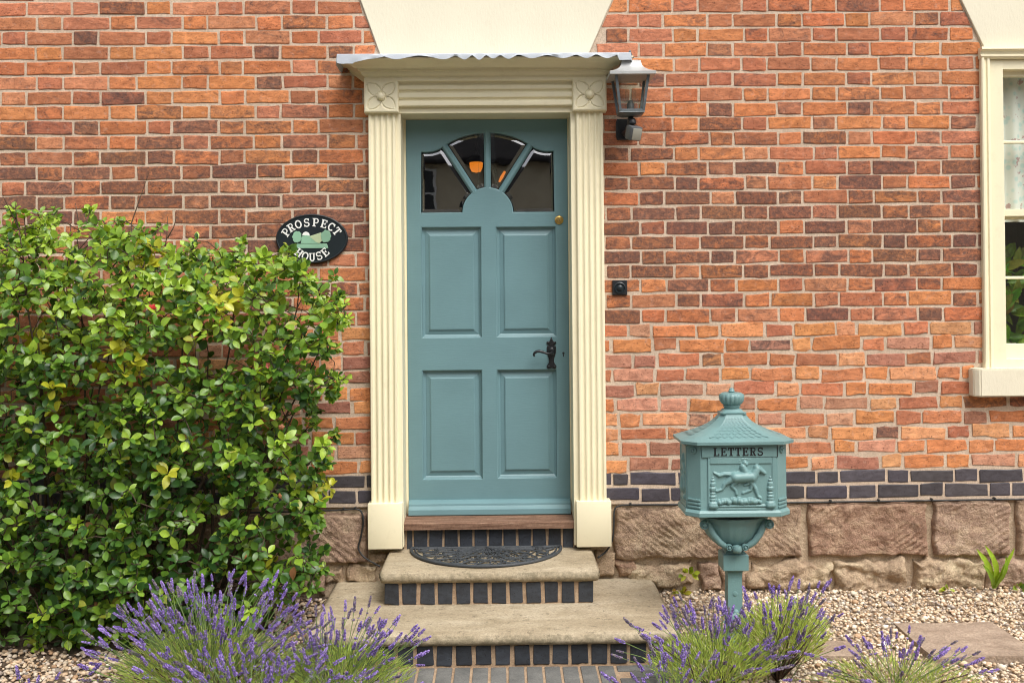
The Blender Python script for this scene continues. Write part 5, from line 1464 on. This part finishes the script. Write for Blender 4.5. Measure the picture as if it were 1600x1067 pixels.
# --- lavender
FV, FF = ICO1
def spike_mesh(seed, Ls, faded):
    """one flower stem: a curved stalk with whorls of small florets at its end; base at the origin, height 1 m"""
    R = random.Random(seed); nr = np.random.default_rng(seed); mb = MB(); n = 6
    bend = R.uniform(-.08, .08); b2 = R.uniform(-.06, .06)
    P = lambda t: Vector((bend*t*t, b2*t*t, t*Ls))
    mb.tube([P(i/n) for i in range(n+1)], [.0016]*n+[.0010], 4, False)
    nst = len(mb.v); col = [(.20, .29, .095, 1)]*nst
    fl = R.uniform(.036, .062); v = list(mb.v); f = list(mb.f)
    zs_ = np.arange(0, fl, .0066); gapz = []
    if R.random() < .55: gapz.append(R.uniform(.022, .034))   # a whorl standing apart lower down
    levels = [Ls-q for q in zs_] + [Ls-fl-g for g in gapz]
    pal = [(.23, .15, .46), (.31, .20, .58), (.41, .30, .66), (.18, .12, .36)] if not faded else [(.20, .15, .26), (.26, .21, .28), (.15, .11, .21), (.32, .28, .26)]
    for li, z in enumerate(levels):
        t = z/Ls; c = P(t); r = .0046*(.55+.45*min(1, (Ls-z)/.012))*R.uniform(.75, 1.25); nf = 5 if li < len(zs_) else 4
        for k in range(nf):
            a = 2*math.pi*(k+R.random()*.7)/nf + li; o_ = np.array((c.x+r*math.cos(a), c.y+r*math.sin(a), c.z+R.uniform(-.002, .002)))
            sc = np.array((.0030, .0030, .0044))*R.uniform(.65, 1.45); cc = pal[R.randrange(4)]; n0 = len(v)
            v += [tuple(q) for q in (OCT[0]*sc+o_)]; f += [tuple(int(q)+n0 for q in t_) for t_ in OCT[1]]; kk = R.uniform(.8, 1.25); col += [(cc[0]*kk, cc[1]*kk, cc[2]*kk, 1)]*len(OCT[0])
    me = bpy.data.meshes.new('flower_stem'); me.from_pydata([tuple(q) for q in v], [], f)
    a = me.color_attributes.new('Col', 'FLOAT_COLOR', 'POINT'); a.data.foreach_set('color', np.array(col, dtype=np.float32).ravel()); me.materials.append(FLOWER_A)
    return me
OCT = (np.array([(1, 0, 0), (-1, 0, 0), (0, 1, 0), (0, -1, 0), (0, 0, 1.), (0, 0, -1)]), [(0, 2, 4), (2, 1, 4), (1, 3, 4), (3, 0, 4), (2, 0, 5), (1, 2, 5), (3, 1, 5), (0, 3, 5)])
SPK = [spike_mesh(40+i, .30, i >= 8) for i in range(11)]
def lavender(cpx, cY, width, height, fol_h, nsp, nfol, label, seed, lean=(0, 0), tone=0.0, tips=None, woody=0, dome=1.0):
    R = random.Random(seed); x0 = G(cpx, 1067, -.02)[0]
    # base below the frame's lower edge, on the ground
    bx_ = (cpx-785)/F*(5.4+cY)
    root = empty('lavender_plant', (bx_, cY, gz(bx_, cY))); tag(root, label, 'lavender', 'lavender plants')
    V, Fa, C = [], [], []; nv = 0
    for i in range(nfol):          # narrow leaves on short shoots filling a dome
        a = R.uniform(0, 6.28); rr = math.sqrt(R.random()); hx, hy = rr*math.cos(a)*width, rr*math.sin(a)*width*.62
        top = fol_h*math.sqrt(max(0.05, 1-rr*rr*.82*dome)); z = top*R.uniform(.30, 1.0)**.7
        o_ = Vector((hx*(.55+.45*z/max(top, .01))+lean[0]*z, hy*(.55+.45*z/max(top, .01))+lean[1]*z, z))
        d = Vector((hx/width*.75+R.gauss(0, .32), hy/width*.5+R.gauss(0, .32)-.1, 1.0+R.gauss(0, .2))).normalized()
        L = R.uniform(.018, .050); w = R.uniform(.0011, .0020); s = d.cross(Vector((R.gauss(0, 1), R.gauss(0, 1), .2))).normalized()
        m = o_+d*L*.55+Vector((0, 0, -.002)); e = o_+d*L+Vector((hx, hy, -.01))*.05
        V += [o_-s*w*.6, o_+s*w*.6, m+s*w, m-s*w, e]; Fa += [(nv, nv+1, nv+2, nv+3), (nv+3, nv+2, nv+4)]; nv += 5
        g_ = min(1, max(0, R.gauss(.5+tone, .22))); dead = R.random() < .07+.10*(z < top*.5)
        c = np.array((.22, .31, .072))*(1-g_)+np.array((.56, .68, .165))*g_
        if dead: c = np.array((.50, .40, .24))*R.uniform(.6, 1.1)
        C += [(*c, 1)]*5
    o = mesh_obj('foliage', V, Fa, GREEN_A, root, False, C); o['kind'] = 'stuff'
    for i in range(nsp):
        a = R.uniform(0, 6.28); rr = R.random()**.55; hx, hy = rr*math.cos(a), rr*math.sin(a)
        if hy > 0 and R.random() < .35: hy = -hy
        hgt = height*math.sqrt(max(.10, 1-rr*rr*.80*dome))*R.uniform(.70, 1.08)
        tip = Vector((hx*width*1.30+lean[0]*hgt+R.gauss(0, .045), hy*width*.80+lean[1]*hgt+R.gauss(0, .03), hgt)); b_ = Vector((hx*width*.45, hy*width*.3, hgt*.30))
        d = tip-b_; L = d.length; s = L/.30
        o = bpy.data.objects.new('flower_stem', SPK[R.randrange(11)]); link(o, root)
        q = Vector((0, 0, 1)).rotation_difference(d.normalized()).to_matrix() @ Matrix.Rotation(R.uniform(0, 6.28), 3, 'Z')
        k = R.uniform(.70, 1.15)*.95
        o.matrix_basis = Matrix.Translation(tip - d.normalized()*.30*k) @ (q*k).to_4x4()
    if woody:
        mb = MB()
        for i in range(woody):
            a = R.uniform(0, 6.28); e = Vector((math.cos(a)*width*.8+lean[0]*fol_h, math.sin(a)*width*.5-.03, fol_h*R.uniform(.45, .9)))
            m_ = e*.5+Vector((R.gauss(0, .02), R.gauss(0, .02), -.01)); mb.tube([(0, 0, -.01), m_, e], [.006, .004, .002], 5)
        mb.build('woody_stems', BARK, root, smooth=True)
    return root
lavender(325, -1.22, .38, .50, .28, 235, 4600, 'largest lavender plant, in front of the leafy shrub at lower left', 1, woody=10)
lavender(520, -1.20, .30, .37, .19, 120, 3000, 'lavender plant spilling over the left end of the lower step', 2, lean=(.12, 0), woody=6)
lavender(400, -1.50, .42, .32, .14, 130, 1700, 'row of lavender flowers along the bottom edge left of the path', 7)
lavender(1045, -1.48, .20, .30, .13, 40, 700, 'few lavender flowers along the bottom edge right of the path', 8)
lavender(60, -1.42, .24, .22, .10, 12, 200, 'few lavender flowers on gravel at the bottom left corner', 3)
lavender(1110, -1.16, .26, .36, .22, 105, 3600, 'lavender plant leaning left over the lower step beside the letter box post', 4, lean=(-.10, 0), tone=.2, woody=6)
lavender(1210, -1.08, .20, .42, .33, 62, 3200, 'bright green lavender plant on woody stems right of the letter box post', 5, lean=(.10, 0), tone=.34, woody=18, dome=.8)
lavender(1395, -1.22, .34, .24, .10, 52, 900, 'low sparse lavender plant in the gravel before the large slab', 6, tone=.05, woody=8)

# --- strap fern and small weeds rooted in the plinth
fern = empty('strap_fern', (WX(1553, 921, -.06), -.06, WZ(1553, 921, -.06))); tag(fern, 'bright green strap-leaved fern growing from the foot of the plinth', 'fern')
ft_, ff_ = None, None
def frond(tip, base=(1553, 919), width=.019, bendy=.0, col=(.30, .47, .035)):
    x0, z0 = W(*base, -.06); x1, z1 = W(*tip, -.12); p0 = Vector((x0, -.06, z0)); p1 = Vector((x1, -.13, z1)); n = 12; v = []; f = []
    for i in range(n+1):
        t = i/n; q = p0.lerp(p1, t) + Vector((bendy*math.sin(math.pi*t), -.03*math.sin(math.pi*t), .012*math.sin(math.pi*t)))
        w = width*(math.sin(math.pi*min(1, .12+t*.86))**.6) * (1+.12*math.sin(t*26)); s = Vector((1, .3, 0))
        if i == n: w *= .2
        v += [q-s*w+Vector((0, -.004, 0)), q, q+s*w+Vector((0, -.004, 0))]
    for i in range(n): a = i*3; f += [(a, a+1, a+4, a+3), (a+1, a+2, a+5, a+4)]
    o = mesh_obj('frond', [Vector(q)-fern.location for q in v], f, GREEN_O, fern, True); o.color = (*col, 1)
frond((1524, 856), bendy=.006); frond((1537, 850), bendy=.018, width=.017); frond((1583, 855), bendy=-.012, width=.016); frond((1570, 868), bendy=.01, width=.013, col=(.24, .40, .03)); frond((1533, 880), width=.012, col=(.20, .34, .03))
def weed(px, py, n, spread, label, cols, Y=-.045):
    x, z = W(px, py, Y); r = empty('wall_weed', (x, Y, z)); tag(r, label, 'weed', 'small weeds in the plinth joints'); R = random.Random(int(px))
    for i in range(n):
        a = R.uniform(-.5, 3.64); L = R.uniform(.15, 1)*spread*.8; s = R.uniform(.024, .040)
        d = Vector((math.cos(a)*.9, -.5, math.sin(a)*.7+R.uniform(-.3, .1))).normalized(); p = Vector((math.cos(a)*L, -.01-R.random()*.02, math.sin(a)*L*.6))
        side = d.cross(Vector((0, -.7, .7))).normalized(); up = side.cross(d)
        o = link(bpy.data.objects.new('leaf', wlm[i % 3]), r); o.matrix_basis = Matrix.Translation(p) @ Matrix((side*s, d*s, up*s)).transposed().to_4x4(); o.color = (*cols[i % len(cols)], 1)
wlm = []
for t in LEAVES[:3]:
    me = bpy.data.meshes.new('weed_leaf'); me.from_pydata([tuple(p) for p in t[0]], [], t[1]); me.polygons.foreach_set('use_smooth', [True]*len(me.polygons)); me.materials.append(GREEN_O); wlm.append(me)
YG = [(.34, .42, .03), (.42, .44, .04), (.22, .32, .03)]
weed(1076, 896, 22, .042, 'yellow green weed tuft in a plinth joint beside the letter box post', YG, -.05)
weed(1062, 926, 14, .05, 'flat yellowish weed under the plinth stone right of the steps', [(.40, .38, .04), (.30, .34, .04), (.30, .18, .04)], -.06)
weed(1478, 919, 8, .022, 'tiny yellow weed at the plinth foot left of the fern', YG, -.05)
weed(1590, 918, 12, .03, 'small dark green weed at the plinth foot right of the fern', [(.12, .20, .03), (.20, .28, .03)], -.05)

# ------------------------------------------------------------------ seen through or in the glass
# patterned curtain in the window
cu_y = .145; n = 80; v = []; cxa, cxb = a2-.02, mirr(a2)+.02
ct, cb_ = fzt+.05, zq(345)
for i in range(n+1):
    x = cxa+(cxb-cxa)*i/n; yy = cu_y+.012*math.sin(x*70)+.006*math.sin(x*31)
    v += [(x, yy, cb_), (x, yy, ct)]
m, nt, b = new_mat('lace_curtain'); k = N(nt); p = k.pos()
vo = k.n('ShaderNodeTexVoronoi'); vo.inputs['Scale'].default_value = 26; k.l(p, vo.inputs['Vector'])
c = k.mix(k.ramp(vo.outputs['Distance'], [(.25, 0), (.45, 1)]), (.66, .80, .74), (.88, .88, .80))
c = k.mix(k.ramp(k.noise(p, 16, 4, .6), [(.60, 0), (.64, 1)]), c, (.60, .40, .38))
k.l(c, b.inputs['Base Color']); b.inputs['Roughness'].default_value = .9
cur = mesh_obj('curtain', v, [(2*i, 2*i+2, 2*i+3, 2*i+1) for i in range(n)], m, None, True)
tag(cur, 'pale patterned curtain behind the upper panes of the sash window', 'curtain')
# added leaves behind the lower sash, standing in for reflected garden greenery
hp_ = empty('stand_in_plant', ((a2+.12), .30, wz0_)); tag(hp_, 'added green leaves behind the lower sash panes standing in for reflected garden greenery', 'plant')
R = random.Random(12)
for i in range(70):
    a = R.uniform(0, 6.28); el = R.uniform(-.2, 1.2); s = R.uniform(.10, .18); d = Vector((math.cos(a)*math.cos(el), -abs(math.sin(a))*math.cos(el)*.5, math.sin(el))).normalized()
    p = Vector((R.gauss(.02, .07), R.gauss(0, .03), R.uniform(.05, .58))); side = d.cross(Vector((0, -1, .3))).normalized(); up = side.cross(d)
    o = link(bpy.data.objects.new('leaf', wlm[i % 3]), hp_); o.matrix_basis = Matrix.Translation(p) @ Matrix((side*s*.55, d*s, up*s)).transposed().to_4x4(); o.color = (.16*R.uniform(.5, 1.8), .30*R.uniform(.5, 1.6), .03, 1)
mb = MB(); mb.lathe([(.05, -.0), (.07, .06), (.075, .12), (.07, .12), (.01, .11)], 20); mb.build('pot', CREAM, hp_, smooth=False)  # invented pot to hold the stand-in leaves
# lit lamp in the hall
x, z = W(744, 257, 1.4)
lamp = empty('hall_lamp', (x, 1.4, z)); tag(lamp, 'glowing amber pendant lamp seen through the fanlight', 'lamp')
m, nt, b = new_mat('amber_glow'); b.inputs['Base Color'].default_value = (.6, .25, .05, 1); b.inputs['Emission Color'].default_value = (1, .26, .02, 1); b.inputs['Emission Strength'].default_value = .62
mb = MB(); mb.lathe([(.004, -.055), (.030, -.048), (.042, -.022), (.044, .008), (.036, .022), (.016, .030)], 24); mb.build('shade', m, lamp, smooth=True)
mb = MB(); mb.lathe([(.062, .012), (.058, .034), (.02, .060), (.008, .09), (.006, 2.74-z)], 20); mb.build('cap_and_rod', DARKIN, lamp, smooth=True)
x, z = W(784, 277, 1.0)
lamp2 = empty('wall_lamp', (x, 1.0, z)); tag(lamp2, 'small amber hall light low in the right centre fanlight pane', 'lamp')
mb = MB(); mb.tube([(-.016, 0, -.030), (0, 0, 0), (.020, 0, .035)], [.006, .010, .007], 10); mb.build('shade', m, lamp2, smooth=True)
# house across the street, mirrored in the door glass
nb = empty('neighbour_house', (0, -17, 0)); tag(nb, 'plain rendered house across the street mirrored in the door glass', 'house')
mb = MB(); mb.box(-26, 24, -8, 0, -.14, 4.5); mb.build('wall', HOUSE_OPP, nb)
mb = MB(); mb.sweep_x([(.35, 4.42), (.35, 4.52), (-4, 10.2), (-8.35, 4.52), (-8.35, 4.42)], -26.3, 24.3); mb.build('roof', ROOF_OPP, nb)
WHITE = paint('white_window_paint', (.75, .75, .73), .5, .02, .05, (3, 3, 3), 0)
for xx in (-2.45, 1.52, -6.4, 5.6):
    for zz in (3.30, .8):
        mb = MB()
        for a, b_, c_, d_ in ((xx, xx+1.05, zz, zz+.07), (xx, xx+1.05, zz+.95, zz+1.02), (xx, xx+.07, zz+.07, zz+.95), (xx+.98, xx+1.05, zz+.07, zz+.95), (xx+.49, xx+.56, zz+.07, zz+.95), (xx+.07, xx+.98, zz+.46, zz+.52)): mb.box(a, b_, .001, .06, c_, d_)
        o = mb.build('window', WHITE, nb)
        mesh_obj('pane', [(xx+.05, .02, zz+.05), (xx+1.0, .02, zz+.05), (xx+1.0, .02, zz+.97), (xx+.05, .02, zz+.97)], [(3, 2, 1, 0)], BLACKP, o)
